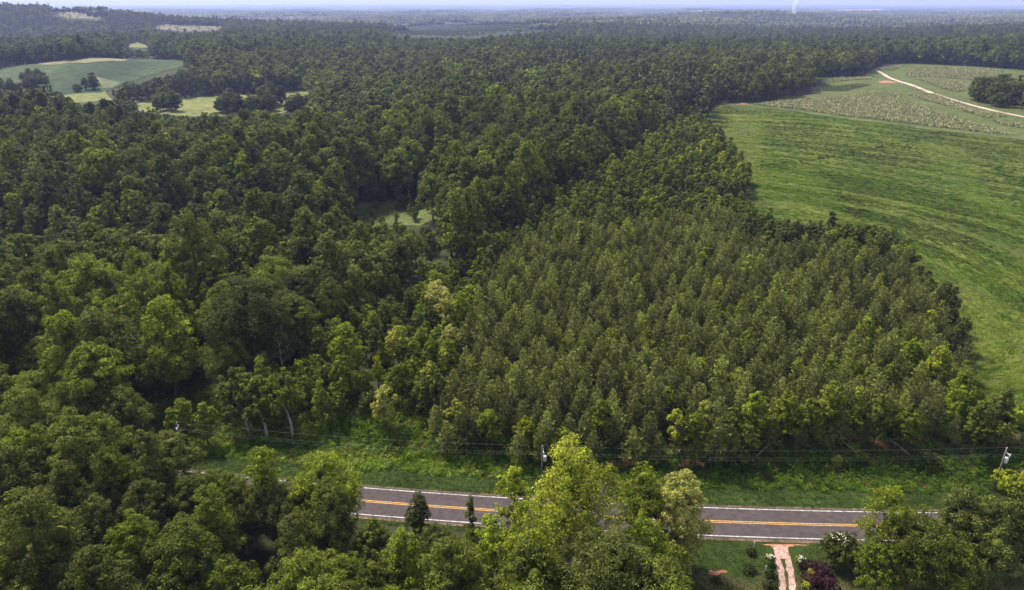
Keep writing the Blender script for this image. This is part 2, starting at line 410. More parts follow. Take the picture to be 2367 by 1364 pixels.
def make_trunk(name, seed, H, R, L, r0, mat, limbs=6, lean=(0, 0)):
    g = np.random.default_rng(seed + 999)
    top = np.array([lean[0] * 0.3, lean[1] * 0.3, H * 0.86])
    path = [np.array([0, 0, -0.6])]
    for i in range(1, 7):
        t = i / 6
        path.append(np.array([lean[0] * t * (1 - t) + top[0] * t + g.normal() * 0.12, lean[1] * t * (1 - t) + top[1] * t + g.normal() * 0.12, t * top[2]]))
    T = [tube(path, [r0 * (1.25 if i == 0 else 1 - 0.82 * i / 6) for i in range(7)], 7)]
    idx = g.permutation(len(L))[:limbs]
    for i in idx:
        c, r = L[i]
        z0 = min(max(c[2] - np.hypot(c[0], c[1]) * 0.9, H * 0.22), H * 0.75)
        j = z0 / top[2] * 6; k = int(j); f = j - k
        s = path[k] * (1 - f) + path[min(k + 1, 6)] * f
        mid = s * 0.5 + c * 0.5 + np.array([0, 0, -0.06 * H * 0.5]) + g.normal(size=3) * 0.2
        rr = r0 * (0.5 - 0.3 * z0 / H)
        e = s + (c - s) * 1.15
        T.append(tube([s, mid, e], [rr, rr * 0.7, rr * 0.2], 5))
        for q in range(2):
            e2 = mid + (c - mid) * 0.6 + rand_dirs(1, g)[0] * r * 0.9
            T.append(tube([mid, mid * 0.5 + e2 * 0.5 + g.normal(size=3) * 0.1, e2], [rr * 0.5, rr * 0.35, rr * 0.1], 4))
    V, F = join_tubes(T)
    return mesh_np(name, V, F, [mat], smooth=True)

def make_pine(name, seed, H, R, ntuft, mat, need=0.5, start=0.16, wd=0.26):
    """young plantation pine: whorls of up-curved branches carrying tufts of needles"""
    g = np.random.default_rng(seed)
    T = [tube([[0, 0, -0.4], [g.normal() * .06, g.normal() * .06, H * 0.5], [0, 0, H]], [0.11, 0.07, 0.015], 5)]
    tips = []
    nw = int(H / 0.66)
    for i in range(nw):
        t = start + (1 - start) * (i + 0.3) / nw
        Rl = R * min(1.0, 1.25 * (1 - t) ** 0.8 + 0.03)
        nb = 7 if t < 0.75 else 5
        a0 = g.uniform(0, 6.3)
        for k in range(nb):
            a = a0 + 2 * math.pi * k / nb + g.normal() * 0.25
            ln = max(Rl * g.uniform(0.6, 1.2), 0.12)
            rise = ln * g.uniform(0.15, 0.65)
            p0 = np.array([0, 0, t * H]); p1 = np.array([math.cos(a) * ln, math.sin(a) * ln, t * H + rise])
            if ln > 0.6: T.append(tube([p0, p1], [0.03, 0.01], 3))
            for q in ((0.45, 0.75, 1.0) if ln > 0.7 else (1.0,)):
                off = g.normal(size=3) * 0.14 * ln
                tips.append((p0 + (p1 - p0) * q + off, np.array([math.cos(a) * 0.5, math.sin(a) * 0.5, 1.0])))
    tips.append((np.array([0, 0, H]), np.array([0, 0, 1.0]))); tips.append((np.array([0.05, 0, H - 0.35]), np.array([0, 0, 1.0])))
    V = []
    for p, d in tips:
        dd = d[None] * 0.8 + rand_dirs(ntuft, g) * 0.85
        dd /= np.linalg.norm(dd, axis=1, keepdims=True)
        side = np.cross(dd, rand_dirs(ntuft, g)); side /= np.linalg.norm(side, axis=1, keepdims=True)
        l = need * g.uniform(0.6, 1.25, ntuft)[:, None]
        w = wd * l
        V.append(np.stack([p - side * w * 0.3, p + side * w * 0.3, p + dd * l + side * w * 0.5, p + dd * l - side * w * 0.5], 1).reshape(-1, 3))
    V = np.concatenate(V); F = np.arange(len(V)).reshape(-1, 4)
    tv, tf = join_tubes(T)
    return mesh_np(name + "_crown", V, [F], [mat]), mesh_np(name + "_trunk", tv, tf, [M["bark"]])

def join_mesh(name, a, b):
    """one mesh out of a crown and a trunk, for the instanced masses"""
    out = []
    Vs = []; loops = []; tot = []; mi = []; off = 0; mats = []
    for me in (a, b):
        v = np.empty(len(me.vertices) * 3, np.float32); me.vertices.foreach_get("co", v); Vs.append(v.reshape(-1, 3))
        l = np.empty(len(me.loops), np.int32); me.loops.foreach_get("vertex_index", l); loops.append(l + off)
        t = np.empty(len(me.polygons), np.int32); me.polygons.foreach_get("loop_total", t); tot.append(t)
        q = np.empty(len(me.polygons), np.int32); me.polygons.foreach_get("material_index", q); mi.append(q + len(mats))
        mats += list(me.materials); off += len(Vs[-1])
    m = bpy.data.meshes.new(name)
    V = np.concatenate(Vs); L = np.concatenate(loops); T = np.concatenate(tot)
    m.vertices.add(len(V)); m.vertices.foreach_set("co", V.ravel()); m.loops.add(len(L)); m.loops.foreach_set("vertex_index", L)
    m.polygons.add(len(T)); m.polygons.foreach_set("loop_start", np.concatenate([[0], np.cumsum(T)[:-1]]).astype(np.int32))
    for k in mats: m.materials.append(k)
    m.polygons.foreach_set("material_index", np.concatenate(mi)); m.update(calc_edges=True)
    return m

# ------------------------------------------------------------------ instanced stuff (grass, weeds, the far woods)
def proto_collection(name, meshes):
    c = bpy.data.collections.new(name)
    for i, me in enumerate(meshes):
        o = bpy.data.objects.new("%s_%02d" % (name, i), me); c.objects.link(o)
    return c
def scatter(name, xyz, rz, sc, idx, tint, coll, label):
    n = len(xyz)
    me = bpy.data.meshes.new(name)
    me.vertices.add(n); me.vertices.foreach_set("co", np.asarray(xyz, np.float32).ravel())
    rot = np.zeros((n, 3), np.float32); rot[:, 2] = rz
    sc = np.asarray(sc, np.float32)
    if sc.ndim == 1: sc = np.stack([sc, sc, sc], 1)
    for nm, ty, key, val in (("rot", 'FLOAT_VECTOR', "vector", rot.ravel()), ("size", 'FLOAT_VECTOR', "vector", sc.ravel()), ("pick", 'INT', "value", np.asarray(idx, np.int32)), ("tint", 'FLOAT', "value", np.asarray(tint, np.float32))):
        a = me.attributes.new(nm, ty, 'POINT'); a.data.foreach_set(key, val)
    o = link(name, me)
    tag(o, label, None, None, "stuff")
    ng = bpy.data.node_groups.new(name + "_nodes", 'GeometryNodeTree')
    ng.interface.new_socket("Geometry", in_out='INPUT', socket_type='NodeSocketGeometry'); ng.interface.new_socket("Geometry", in_out='OUTPUT', socket_type='NodeSocketGeometry')
    gi = ng.nodes.new("NodeGroupInput"); go = ng.nodes.new("NodeGroupOutput")
    ip = ng.nodes.new("GeometryNodeInstanceOnPoints"); ci = ng.nodes.new("GeometryNodeCollectionInfo")
    ci.inputs["Collection"].default_value = coll; ci.inputs["Separate Children"].default_value = True; ci.inputs["Reset Children"].default_value = True
    ip.inputs["Pick Instance"].default_value = True
    def attr(nm, ty):
        a = ng.nodes.new("GeometryNodeInputNamedAttribute"); a.data_type = ty; a.inputs["Name"].default_value = nm
        return a.outputs["Attribute"]
    e2r = ng.nodes.new("FunctionNodeEulerToRotation")
    ng.links.new(attr("rot", 'FLOAT_VECTOR'), e2r.inputs[0])
    m2p = ng.nodes.new("GeometryNodeMeshToPoints")
    ng.links.new(gi.outputs[0], m2p.inputs[0]); ng.links.new(m2p.outputs[0], ip.inputs["Points"])
    ng.links.new(ci.outputs[0], ip.inputs["Instance"]); ng.links.new(attr("pick", 'INT'), ip.inputs["Instance Index"])
    ng.links.new(e2r.outputs[0], ip.inputs["Rotation"]); ng.links.new(attr("size", 'FLOAT_VECTOR'), ip.inputs["Scale"])
    ng.links.new(ip.outputs[0], go.inputs[0])
    md = o.modifiers.new("scatter", 'NODES'); md.node_group = ng
    return o

# ------------------------------------------------------------------ ground
def build_ground():
    fr = np.radians(np.linspace(-58, 58, 260)); bk = np.radians(np.linspace(58, 302, 60))[1:-1]
    ang = np.concatenate([fr, bk]); rad = np.concatenate([np.linspace(8, 60, 14)[:-1], np.geomspace(60, 600, 130)[:-1], np.geomspace(600, 30000, 150)])
    A, Rr = np.meshgrid(ang, rad)
    X = Rr * np.sin(A); Y = Rr * np.cos(A); Z = terrain(X, Y)
    V = np.concatenate([np.stack([X, Y, Z], 2).reshape(-1, 3), [[0, 0, tz(0, 0)]]])
    na, nr = len(ang), len(rad)
    i, j = np.meshgrid(np.arange(nr - 1), np.arange(na), indexing='ij'); j2 = (j + 1) % na
    F = np.stack([i * na + j2, i * na + j, (i + 1) * na + j, (i + 1) * na + j2], 2).reshape(-1, 4)
    c = len(V) - 1
    T = np.array([[c, k, (k + 1) % na] for k in range(na)])[:, ::-1]
    o = link("ground", mesh_np("ground", V, [F, T], [M["floor"]], smooth=True))
    tag(o, "dark wooded ground rolling to the horizon", None, None, "structure")
build_ground()

def overlay(name, P, mat, dz, step, label, wob=0.0, seed=0):
    g = np.random.default_rng(seed + 5)
    B = []
    for a, b in zip(P, np.roll(P, -1, 0)):
        n = max(1, int(np.linalg.norm(b - a) / step))
        for t in np.arange(n) / n:
            q = a + (b - a) * t
            B.append(q + (g.normal(size=2) * wob if 0 < t else 0))
    B = np.array(B); nb = len(B)
    xs = np.arange(B[:, 0].min(), B[:, 0].max(), step); ys = np.arange(B[:, 1].min(), B[:, 1].max(), step)
    GX, GY = np.meshgrid(xs, ys); GX = GX.ravel() + step * .3; GY = GY.ravel() + step * .3
    k = inside(GX, GY, B); pts = np.concatenate([B, np.stack([GX[k], GY[k]], 1)])
    r = delaunay_2d_cdt([Vector(p) for p in pts], [(i, (i + 1) % nb) for i in range(nb)], [], 1, 1e-4)
    v = np.array([p[:] for p in r[0]]); F = np.array([f for f in r[2] if len(f) == 3])
    e1 = v[F[:, 1]] - v[F[:, 0]]; e2 = v[F[:, 2]] - v[F[:, 0]]
    fl = (e1[:, 0] * e2[:, 1] - e1[:, 1] * e2[:, 0]) < 0
    F[fl] = F[fl][:, ::-1]
    V = np.column_stack([v, terrain(v[:, 0], v[:, 1]) + dz])
    o = link(name, mesh_np(name, V, [F], [mat], smooth=True)); tag(o, label, None, None, "structure")
    return o

def ribbon(name, xs, off0, off1, z, mat, label=None, thick=0.0):
    """strip that follows the road; offsets are measured south of the far white line"""
    V = []; F = []
    for x in xs:
        y = float(road_y(np.array(x))); s = (float(road_y(np.array(x + 1.0))) - y)
        n = Vector((s, -1.0)).normalized()
        V.append((x + n.x * off0, y + n.y * off0, z)); V.append((x + n.x * off1, y + n.y * off1, z))
    for i in range(len(xs) - 1): F.append([2 * i, 2 * i + 1, 2 * i + 3, 2 * i + 2])
    me = mesh_np(name, np.array(V), [np.array(F)], [mat])
    return link(name, me)
RX = np.concatenate([np.linspace(-420, -75, 24)[:-1], np.linspace(-75, 80, 60), np.linspace(80, 420, 24)[1:]])
M["shoulder"] = noisy("dusty_shoulder", [(0.35, (0.045, 0.045, 0.018)), (0.5, (0.10, 0.07, 0.045)), (0.65, (0.16, 0.11, 0.08))], 1.1, scale2=0.3, detail=8)
for a_, b_, lab in ((ROAD_W + 0.455, ROAD_W + 1.0, "worn dusty shoulder along the near side of the road"), (-0.80, -0.455, "thin worn shoulder along the far side of the road")):
    tag(ribbon("road_shoulder", RX, a_, b_, 0.056, M["shoulder"]), lab, None, None, "structure")
rd = tag(ribbon("road", RX, -0.45, ROAD_W + 0.45, 0.065, M["asphalt"]), "two lane grey asphalt road with painted lines", None, None, "structure")
for nm, a, b, mat, lab in (("road_marking", -0.08, 0.08, M["white_paint"], "white edge line on the far side of the road"),
                           ("road_marking", ROAD_W - 0.08, ROAD_W + 0.08, M["white_paint"], "white edge line on the near side of the road"),
                           ("road_marking", ROAD_W / 2 - 0.26, ROAD_W / 2 - 0.10, M["yellow_paint"], "far stripe of the double yellow centre line"),
                           ("road_marking", ROAD_W / 2 + 0.10, ROAD_W / 2 + 0.26, M["yellow_paint"], "near stripe of the double yellow centre line")):
    o = ribbon(nm, RX, a, b, 0.070, mat); o.parent = rd; o["label"] = lab
tag(ribbon("grass_verge", RX, -6.2, -0.46, 0.045, M["verge"]), "mown green grass verge along the far side of the road", None, None, "structure")
tag(ribbon("near_verge", RX, ROAD_W + 0.46, ROAD_W + 2.0, 0.042, M["verge"]), "narrow grass verge along the near side of the road", None, None, "structure")

# brushy bank between verge and wood
bx = np.linspace(-150, 150, 70)
bank = np.concatenate([np.stack([bx, road_y(bx) + 6.0], 1), np.stack([bx, road_y(bx) + 24], 1)[::-1]])
overlay("bank", bank, M["soil_floor"], 0.03, 2.0, "brushy bank with bare red clay below the wood edge")

# front garden: lawn and drive
def south(x, off): return float(road_y(np.array(x))) - ROAD_W - off
lawn = np.array([[22, south(22, 1.9)], [48, south(48, 1.9)], [85, south(85, 1.9)], [85, 55], [20, 55]])
overlay("lawn", lawn, M["lawn"], 0.07, 2.0, "green front lawn turning straw coloured near the trees", 0.15)
def strip(P, w0, w1=None):
    P = np.asarray(P, float); L = []; Rr = []
    for i in range(len(P)):
        t = P[min(i + 1, len(P) - 1)] - P[max(i - 1, 0)]; t /= np.linalg.norm(t); n = np.array([-t[1], t[0]])
        w = w0 + ((w1 or w0) - w0) * i / (len(P) - 1)
        L.append(P[i] + n * w / 2); Rr.append(P[i] - n * w / 2)
    return np.array(L + Rr[::-1])
dl = [at(1795, 1285), at(1803, 1310), at(1808, 1345), at(1812, 1380), at(1818, 1430)]
dr = [at(1820, 1285), at(1825, 1310), at(1830, 1345), at(1835, 1380), at(1841, 1430)]
overlay("gravel_drive", np.array([at(1758, 1258.5), at(1780, 1262), at(1790, 1273), at(1796, 1292), at(1826, 1292), at(1822, 1275), at(1822, 1264), at(1850, 1262), at(1873, 1260)]), M["redsoil"], 0.09, 0.6, "red clay apron where the drive meets the road", 0.08)
overlay("gravel_apron", np.array([at(1786, 1262), at(1789, 1274), at(1795, 1293), at(1827, 1293), at(1822, 1277), at(1818, 1262)]), M["gravel"], 0.098, 0.6, "pink gravel fan at the top of the drive", 0.08)
for P, lab in ((dl, "left wheel track of the pink gravel drive"), (dr, "right wheel track of the pink gravel drive")):
    overlay("gravel_track", strip(P, 0.88), M["gravel"], 0.106, 0.7, lab, 0.10)
overlay("clay_patch", poly((1636, 1326), (1640, 1318), (1652, 1322), (1668, 1318), (1682, 1323), (1664, 1328), (1650, 1330)), M["redsoil"], 0.085, 0.35, "bare red clay patch on the lawn", 0.10)

CLAY = []
for k_, (P, lab) in enumerate(((((1385, 1078), (1410, 1066), (1450, 1062), (1490, 1070), (1470, 1080), (1420, 1084)), "bare red clay bank behind the tallest roadside tree"), (((1555, 1074), (1590, 1064), (1640, 1070), (1625, 1082), (1580, 1082)), "bare red clay bank right of the cream tree top"),
                (((1115, 1046), (1140, 1036), (1165, 1044), (1150, 1056)), "small red clay scrape left of the middle pole"), (((1890, 1082), (1930, 1074), (1960, 1082), (1920, 1088)), "red clay scrape below the dead branch"), (((2340, 1092), (2372, 1084), (2400, 1096), (2370, 1100)), "red clay at the corner of the field"))):
    P = poly(*P); CLAY.append(P); overlay("clay_patch", P, M["redsoil"], 0.16, 0.7, lab, 0.25, seed=k_)
# fields and open ground further off
F_FIELD = np.concatenate([poly((1645, 256), (1700, 246), (1780, 250), (1860, 262), (1940, 275), (2100, 294), (2250, 312), (2345, 322), (2420, 332)), [[560, 300], [360, 150], [150, 96], [104, 101], [99, 116], [86, 120], [80, 140], [60, 200], [60, 300], [92, 400], [126, 470]]])
overlay("field", F_FIELD, M["field"], 0.12, 7.0, "rank green field of grass and weeds beside the wood", 0.6)
F_LANE = poly((1650, 252), (1665, 242), (1760, 236), (1900, 215), (1880, 180), (1990, 176), (2040, 150), (2100, 146), (2330, 160), (2420, 165), (2500, 345), (2345, 322), (2100, 294), (1940, 275), (1780, 252))
overlay("grass_lane", F_LANE, M["lane"], 0.30, 12.0, "grassy farmland lanes between the crop plots", 1.5)
CROPS = [poly(*p) for p in (
    ((1742, 243), (1800, 234), (1960, 224), (2020, 212), (2075, 217), (2110, 240), (2200, 270), (2290, 297), (2345, 314), (2230, 303), (2100, 287), (1940, 268), (1860, 256)),
    ((1878, 187), (2015, 179), (2012, 184), (1930, 191), (1885, 196)),
    ((1885, 205), (1985, 194), (2012, 198), (1950, 212), (1890, 211)),
    ((2092, 216), (2160, 218), (2290, 262), (2330, 271), (2280, 274), (2200, 250), (2115, 226)),
    ((2105, 154), (2320, 162), (2310, 183), (2265, 187), (2180, 180), (2092, 177)),
    ((2112, 183), (2180, 184), (2270, 194), (2258, 204), (2215, 214), (2172, 205)),
    ((2037, 150), (2090, 152), (2065, 164), (2042, 160)),
    ((2292, 279), (2420, 290), (2460, 312), (2312, 290)))]
CROP_NAMES = ["wide flowering crop plot between the field and the dirt road", "thin crop plot against the wood end", "small dark crop plot below the thin one", "narrow crop plot along the dirt road",
              "large crop plot beyond the dirt road", "wedge of crop below the large far plot", "small crop plot by the far wood corner", "crop plot corner at the edge of the view"]
for k, P in enumerate(CROPS):
    overlay("crop_bed", P, M["cropbed"], 0.36, 10.0, CROP_NAMES[k], 0.4)
FR = np.array([at(*p) for p in ((2024, 162), (2045, 174), (2080, 190), (2150, 215), (2220, 237), (2300, 258), (2367, 272), (2450, 292))])
overlay("dirt_road", strip(FR, 4.4), M["farmroad"], 0.48, 6.0, "pale dirt farm road running past the crop plots", 0.1)
overlay("clay_patch", poly((2028, 190), (2045, 187), (2075, 191), (2060, 193), (2035, 193)), M["redsoil"], 0.44, 4.0, "bare red clay by the bend of the dirt road", 0.8)
overlay("clay_patch", poly((1698, 243), (1712, 240), (1728, 241), (1715, 243.5)), M["redsoil"], 0.40, 3.0, "bare red clay under the end of the wood", 0.5)
M1 = poly((140, 222), (235, 206), (262, 232), (160, 240)); M2 = poly((262, 244), (350, 236), (470, 224), (600, 218), (725, 208), (708, 236), (640, 268), (430, 270), (330, 262))
overlay("meadow", M1, M["meadow"], 0.3, 10, "small light green meadow below the crop hills", 0.8)
overlay("meadow", M2, M["meadow"], 0.3, 10, "long pale meadow behind the dark round groves", 0.8)
M3 = poly((795, 520), (822, 472), (900, 464), (985, 468), (1015, 500), (970, 524), (880, 526))
overlay("clearing", M3, M["lane"], 0.1, 3, "small grassy clearing in the wood", 0.4)
M4 = poly((1020, 292), (1060, 280), (1150, 276), (1130, 290)); overlay("clearing", M4, M["meadow"], 0.2, 6, "sliver of pale grass between two woods", 0.4)
HC = poly((-120, 168), (60, 150), (90, 148), (170, 141), (300, 137), (420, 139), (432, 152), (330, 180), (285, 196), (232, 216), (60, 220), (-150, 222))
overlay("crop_hill", HC, M["hillcrop"], 0.4, 14, "dark green crop hills on the far left", 1.0)
overlay("dry_margin", poly((78, 151), (100, 147), (170, 142), (290, 138.5), (360, 137.5), (285, 142), (200, 147), (120, 152)), M["hilltan"], 0.7, 14, "tan grass margin along the crest of the crop hills", 0.6)
overlay("stubble_patch", poly((206, 171), (230, 180), (282, 192), (262, 204), (240, 205), (222, 190)), M["hillpale"], 0.7, 14, "pale green wedge running down the crop hill", 0.6)
HD = poly((285, 111), (300, 103), (318, 98), (335, 104), (352, 112)); overlay("hill_meadow", HD, M["meadow"], 0.7, 18, "small bright green knoll amid the pine woods", 1)
CC1 = poly((105, 28), (150, 22), (180, 32), (250, 36), (225, 46), (160, 42)); overlay("cutover", CC1, M["clearcut"], 0.8, 30, "brown cutover on the wooded ridge", 3)
CC2 = poly((355, 68), (375, 56), (440, 60), (520, 62), (500, 70), (420, 72)); overlay("cutover", CC2, M["clearcut"], 0.8, 30, "tan clearing below the wooded ridge", 3)
CC3 = poly((900, 84), (930, 62), (1080, 56), (1300, 60), (1250, 72), (1080, 86)); overlay("young_plantation", CC3, M["hillcrop"], 0.8, 40, "flat grey green young plantation in the middle distance", 3)
CC4 = poly((1920, 24), (2040, 22), (2030, 28), (1935, 29)); overlay("pale_field", CC4, M["farmroad"], 1.0, 80, "pale far field near the horizon", 5)
CC5 = poly((1370, 31), (1480, 29), (1490, 33), (1380, 35)); overlay("pale_field", CC5, M["hillpale"], 1.0, 80, "pale green far field near the horizon", 5)
CC6 = poly((2080, 27), (2150, 26), (2145, 30), (2085, 30)); overlay("pale_field", CC6, M["farmroad"], 1.0, 80, "second pale far field near the horizon", 5)
CC7 = poly((1560, 26), (1780, 24), (1800, 30), (1600, 31)); overlay("pale_field", CC7, M["hillpale"], 1.0, 80, "long green far field below the smoke", 5)
def opx(*p): return np.array(p, float)
VIEWS = [opx((150, 216), (236, 204), (262, 232), (160, 238)), opx((262, 244), (420, 228), (600, 218), (725, 208), (705, 236), (640, 262), (600, 240), (480, 262), (430, 262), (330, 250)),
         opx((812, 502), (828, 476), (900, 466), (968, 470), (965, 497), (900, 507)), opx((1025, 290), (1060, 280), (1145, 276), (1130, 288)),
         opx((-20, 168), (60, 150), (170, 141), (300, 137), (420, 139), (432, 152), (330, 180), (285, 196), (250, 205), (100, 205), (-20, 200)),
         opx((285, 111), (300, 103), (318, 98), (335, 104), (352, 112)), opx((105, 28), (150, 22), (180, 32), (250, 36), (225, 46), (160, 42)), opx((355, 68), (375, 56), (440, 60), (520, 62), (500, 70), (420, 72)),
         opx((900, 84), (930, 62), (1080, 56), (1300, 60), (1250, 72), (1080, 86)), opx((1880, 188), (1990, 178), (2030, 165), (2040, 150), (2330, 160), (2320, 180), (2265, 190), (2265, 215), (2420, 275), (2420, 330), (1780, 255), (1660, 254), (1740, 240), (1880, 212))]
def blocks_view(x, y, h, far_only=True):
    k = np.zeros(len(x), bool); z = terrain(x, y) + h
    for ox in (-4.5, 0, 4.5):
        px, py, _ = to_px(x + ox, y, z)
        for P in VIEWS: k |= inside(px, py, P)
    return k
ROAD_VIEWS = [opx((850, 1130), (1130, 1150), (1130, 1190), (960, 1200), (850, 1210)), opx((440, 1000), (1250, 1038), (1180, 1130), (860, 1112), (800, 1058), (480, 1058))]
def blocks_road(x, y, h):
    k = np.zeros(len(x), bool)
    for ox in (-3.5, 0, 3.5):
        px, py, _ = to_px(x + ox, y, terrain(x, y) + h)
        for P in ROAD_VIEWS: k |= inside(px, py, P)
    return k
OPEN = [F_LANE, *CROPS, M1, M2, M3, M4, HC, HD, CC1, CC2, CC3, CC4, CC5, CC6, CC7, lawn]

# ------------------------------------------------------------------ stands of trees, as outlines on the ground
# the pine plantation (outline read at crown height)
PINES = poly((985, 960), (1150, 985), (1400, 985), (1700, 985), (1900, 950), (2100, 930), (2250, 930), (2265, 850), (2225, 760), (2170, 650), (2090, 580), (1960, 555), (1840, 545), (1745, 535),
             (1700, 470), (1640, 470), (1560, 480), (1440, 500), (1330, 480), (1250, 500), (1170, 545), (1110, 640), (1075, 730), (1045, 830), (1000, 900), above=9.0)
YOUNG = np.concatenate([[[-84, 110]], poly((480, 985), (560, 880), (860, 690), (1160, 520), (1400, 370), (1600, 252), (1640, 290), (1700, 350), (1738, 400), (1735, 425), (1700, 440), (1740, 480), (1760, 500), above=6.0),
             poly((1850, 510), (1960, 515), (2060, 530), (2110, 570), (2180, 650), (2235, 740), (2275, 850), (2300, 930), (2330, 1000), above=7.0), [[97, 112], [60, 113], [0, 116], [-50, 117]]])
# the lobe of wood that stands out into the field
LOBE_GAP = poly((1745, 440), (1690, 450), (1640, 470), (1700, 480), above=0)

def fbm(x, y, s, seed=0):
    g = np.random.default_rng(seed); v = 0; a = 1.0; t = 0
    for o in range(4):
        for q in range(3):
            k = g.normal(size=2); k /= np.linalg.norm(k); v = v + a * np.sin((x * k[0] + y * k[1]) / s * 2 * math.pi + g.uniform(0, 6.3)) / 1.7; t += a / 1.7
        s *= 0.5; a *= 0.55
    return v / t * 1.6

def jgrid(x0, x1, y0, y1, s, seed, jit=0.42):
    g = np.random.default_rng(seed)
    xs = np.arange(x0, x1, s); ys = np.arange(y0, y1, s)
    X, Y = np.meshgrid(xs, ys); X = X + (np.arange(len(ys))[:, None] % 2) * s * 0.5
    return (X + g.uniform(-jit, jit, X.shape) * s).ravel(), (Y + g.uniform(-jit, jit, X.shape) * s).ravel()

# ------------------------------------------------------------------ tree prototypes
def broad_set(pfx, specs, nl, nleaf, leaf, sub, seed, mat=None, trunk=True, core=0.72):
    out = []
    for i, (form, H, R) in enumerate(specs):
        cm, L = make_crown("%s_crown_%d" % (pfx, i), seed + i, H, R, form, nl, nleaf, leaf, mat or M["leaf"], sub, core=core)
        tm = make_trunk("%s_trunk_%d" % (pfx, i), seed + i, H, R, L, 0.019 * H, M["bark"], limbs=5)
        out.append((cm, tm, form, H, R))
    return out
SPECS = [('oval', 18, 5.2), ('round', 17, 5.8), ('cone', 19, 4.8), ('round', 16, 5.2), ('oval', 20, 5.6), ('spread', 16, 6.2), ('cone', 17, 4.6), ('oval', 17, 4.6)]
NEAR = broad_set("near", SPECS, 28, 13000, 0.31, 9, 100)
MID = broad_set("mid", SPECS, 22, 4200, 0.52, 8, 200)
FARL = broad_set("far", [(f, h * 0.97, r * 1.2) for f, h, r in (SPECS[0], SPECS[1], SPECS[3], SPECS[4], SPECS[5], SPECS[1])], 12, 1000, 1.05, 6, 300, core=1.05)
YSPECS = [('oval', 11, 3.0), ('round', 9.5, 3.2), ('cone', 11.5, 2.8), ('oval', 10, 2.7), ('round', 8, 3.0)]
YNEAR = broad_set("young", YSPECS, 18, 3600, 0.36, 7, 400)
YMID = broad_set("youngmid", YSPECS, 14, 1300, 0.60, 6, 450)
GROVE = broad_set("grove", [('column', 14, 6.2), ('column', 12, 6.6), ('column', 15, 5.6)], 16, 1300, 1.0, 7, 480, core=1.0)
PINE = [(*make_pine("pine_%d" % i, 500 + i, h, r, 7, M["needle"]), 'pine', h, r) for i, (h, r) in enumerate(((9.5, 1.9), (8.4, 1.75), (10.3, 2.1), (9.0, 1.65), (9.8, 2.2), (7.8, 1.9)))]
BIGPINE = [(*make_pine("tall_pine_%d" % i, 540 + i, h, r, 9, M["needle"], need=1.3, start=0.35), 'pine', h, r) for i, (h, r) in enumerate(((19, 3.8), (17, 3.4), (20, 4.2)))]

# ------------------------------------------------------------------ the trees one can tell apart
def tint_word(t, pine=False):
    if pine: return "dusky" if t < 0.35 else ("olive green" if t < 0.6 else "light green")
    return ("very dark green" if t < 0.14 else "dark green" if t < 0.3 else "olive green" if t < 0.44 else "mid green" if t < 0.56 else "fresh green" if t < 0.7 else "yellow green" if t < 0.87 else "pale cream green")
FORM_WORD = {'oval': "oval", 'round': "round", 'cone': "pointed", 'spread': "wide", 'open': "open", 'column': "columnar"}

def put_tree(name, proto, x, y, s, rz, tint, label, cat, group=None, sz=None, sink=0.1):
    cm, tm, form, H, R = proto
    e = empty(name, (x, y, tz(x, y) - sink), rz); e.scale = (s, s, s if sz is None else sz)
    tag(e, label, cat, group)
    t = link("trunk", tm, e); c = link("crown", cm, e); c["tint"] = float(tint)
    return e

HERO_SPOTS = []
def hero(px, py, H, R, form, tint, label, name="broadleaf_tree", nl=28, nleaf=13000, leaf=0.28, sub=9, core=0.7, bark="bark", seed=1, limbs=7, r0=None, flowers=0, mat="leaf", group=None, lean=(0, 0), cat="tree", dx=0):
    x, y = at(px, py, H * 0.97)
    cm, L = make_crown(name + "_crown", seed * 31 + 5, H, R, form, nl, nleaf, leaf, M[mat], sub, core=core, flowers=flowers)
    tm = make_trunk(name + "_trunk", seed * 31 + 5, H, R, L, r0 or 0.017 * H, M[bark], limbs=limbs, lean=lean)
    put_tree(name, (cm, tm, form, H, R), x, y, 1.0, 0.0, tint, label, cat, group)
    HERO_SPOTS.append((x, y, R))
    return x, y

ROADSIDE = "trees along the near side of the road"
hero(1326, 1026, 22, 7.4, 'cone', 0.80, "tallest yellow green tree, its top hiding the wire right of the middle pole", seed=1, nl=34, nleaf=15000, leaf=0.33, bark="pale_bark", limbs=10, group=ROADSIDE)
hero(1388, 1098, 21, 6.2, 'open', 0.76, "open crowned yellow green tree showing pale forked trunk and bare limbs", seed=2, nl=30, nleaf=7000, leaf=0.30, core=0.0, bark="pale_bark", limbs=22, r0=0.30, group=ROADSIDE)
hero(1225, 1180, 18, 5.0, 'open', 0.70, "yellow green tree low in front of the tallest one, left of its trunk", seed=3, nl=24, nleaf=7000, core=0.35, bark="pale_bark", limbs=14, group=ROADSIDE)
hero(1492, 1086, 16, 4.6, 'round', 0.68, "fresh green round tree between the open tree and the cream one", seed=4, nl=22, nleaf=8000, group=ROADSIDE)
hero(1582, 1098, 17, 4.0, 'column', 0.93, "cream flowering tree leafy down to the lawn edge", seed=5, nl=34, nleaf=11000, leaf=0.3, group=ROADSIDE)
hero(1445, 1262, 12, 4.2, 'oval', 0.60, "mid green tree at the bottom edge right of the forked trunk", seed=31, nl=24, nleaf=9000, leaf=0.28, group=ROADSIDE)
hero(1235, 1290, 11, 4.0, 'round', 0.68, "yellow green tree filling the bottom edge left of the forked trunk", seed=32, nl=22, nleaf=9000, leaf=0.28, group=ROADSIDE)
hero(1555, 1262, 11.5, 3.4, 'oval', 0.52, "darker leafy tree at the bottom edge under the cream one", seed=33, nl=22, nleaf=8000, leaf=0.28, group=ROADSIDE)
hero(852, 1213, 10, 3.4, 'round', 0.45, "olive tree below the road, under the right flank of the big round tree", seed=34, nl=20, nleaf=8000, leaf=0.28, group=ROADSIDE)
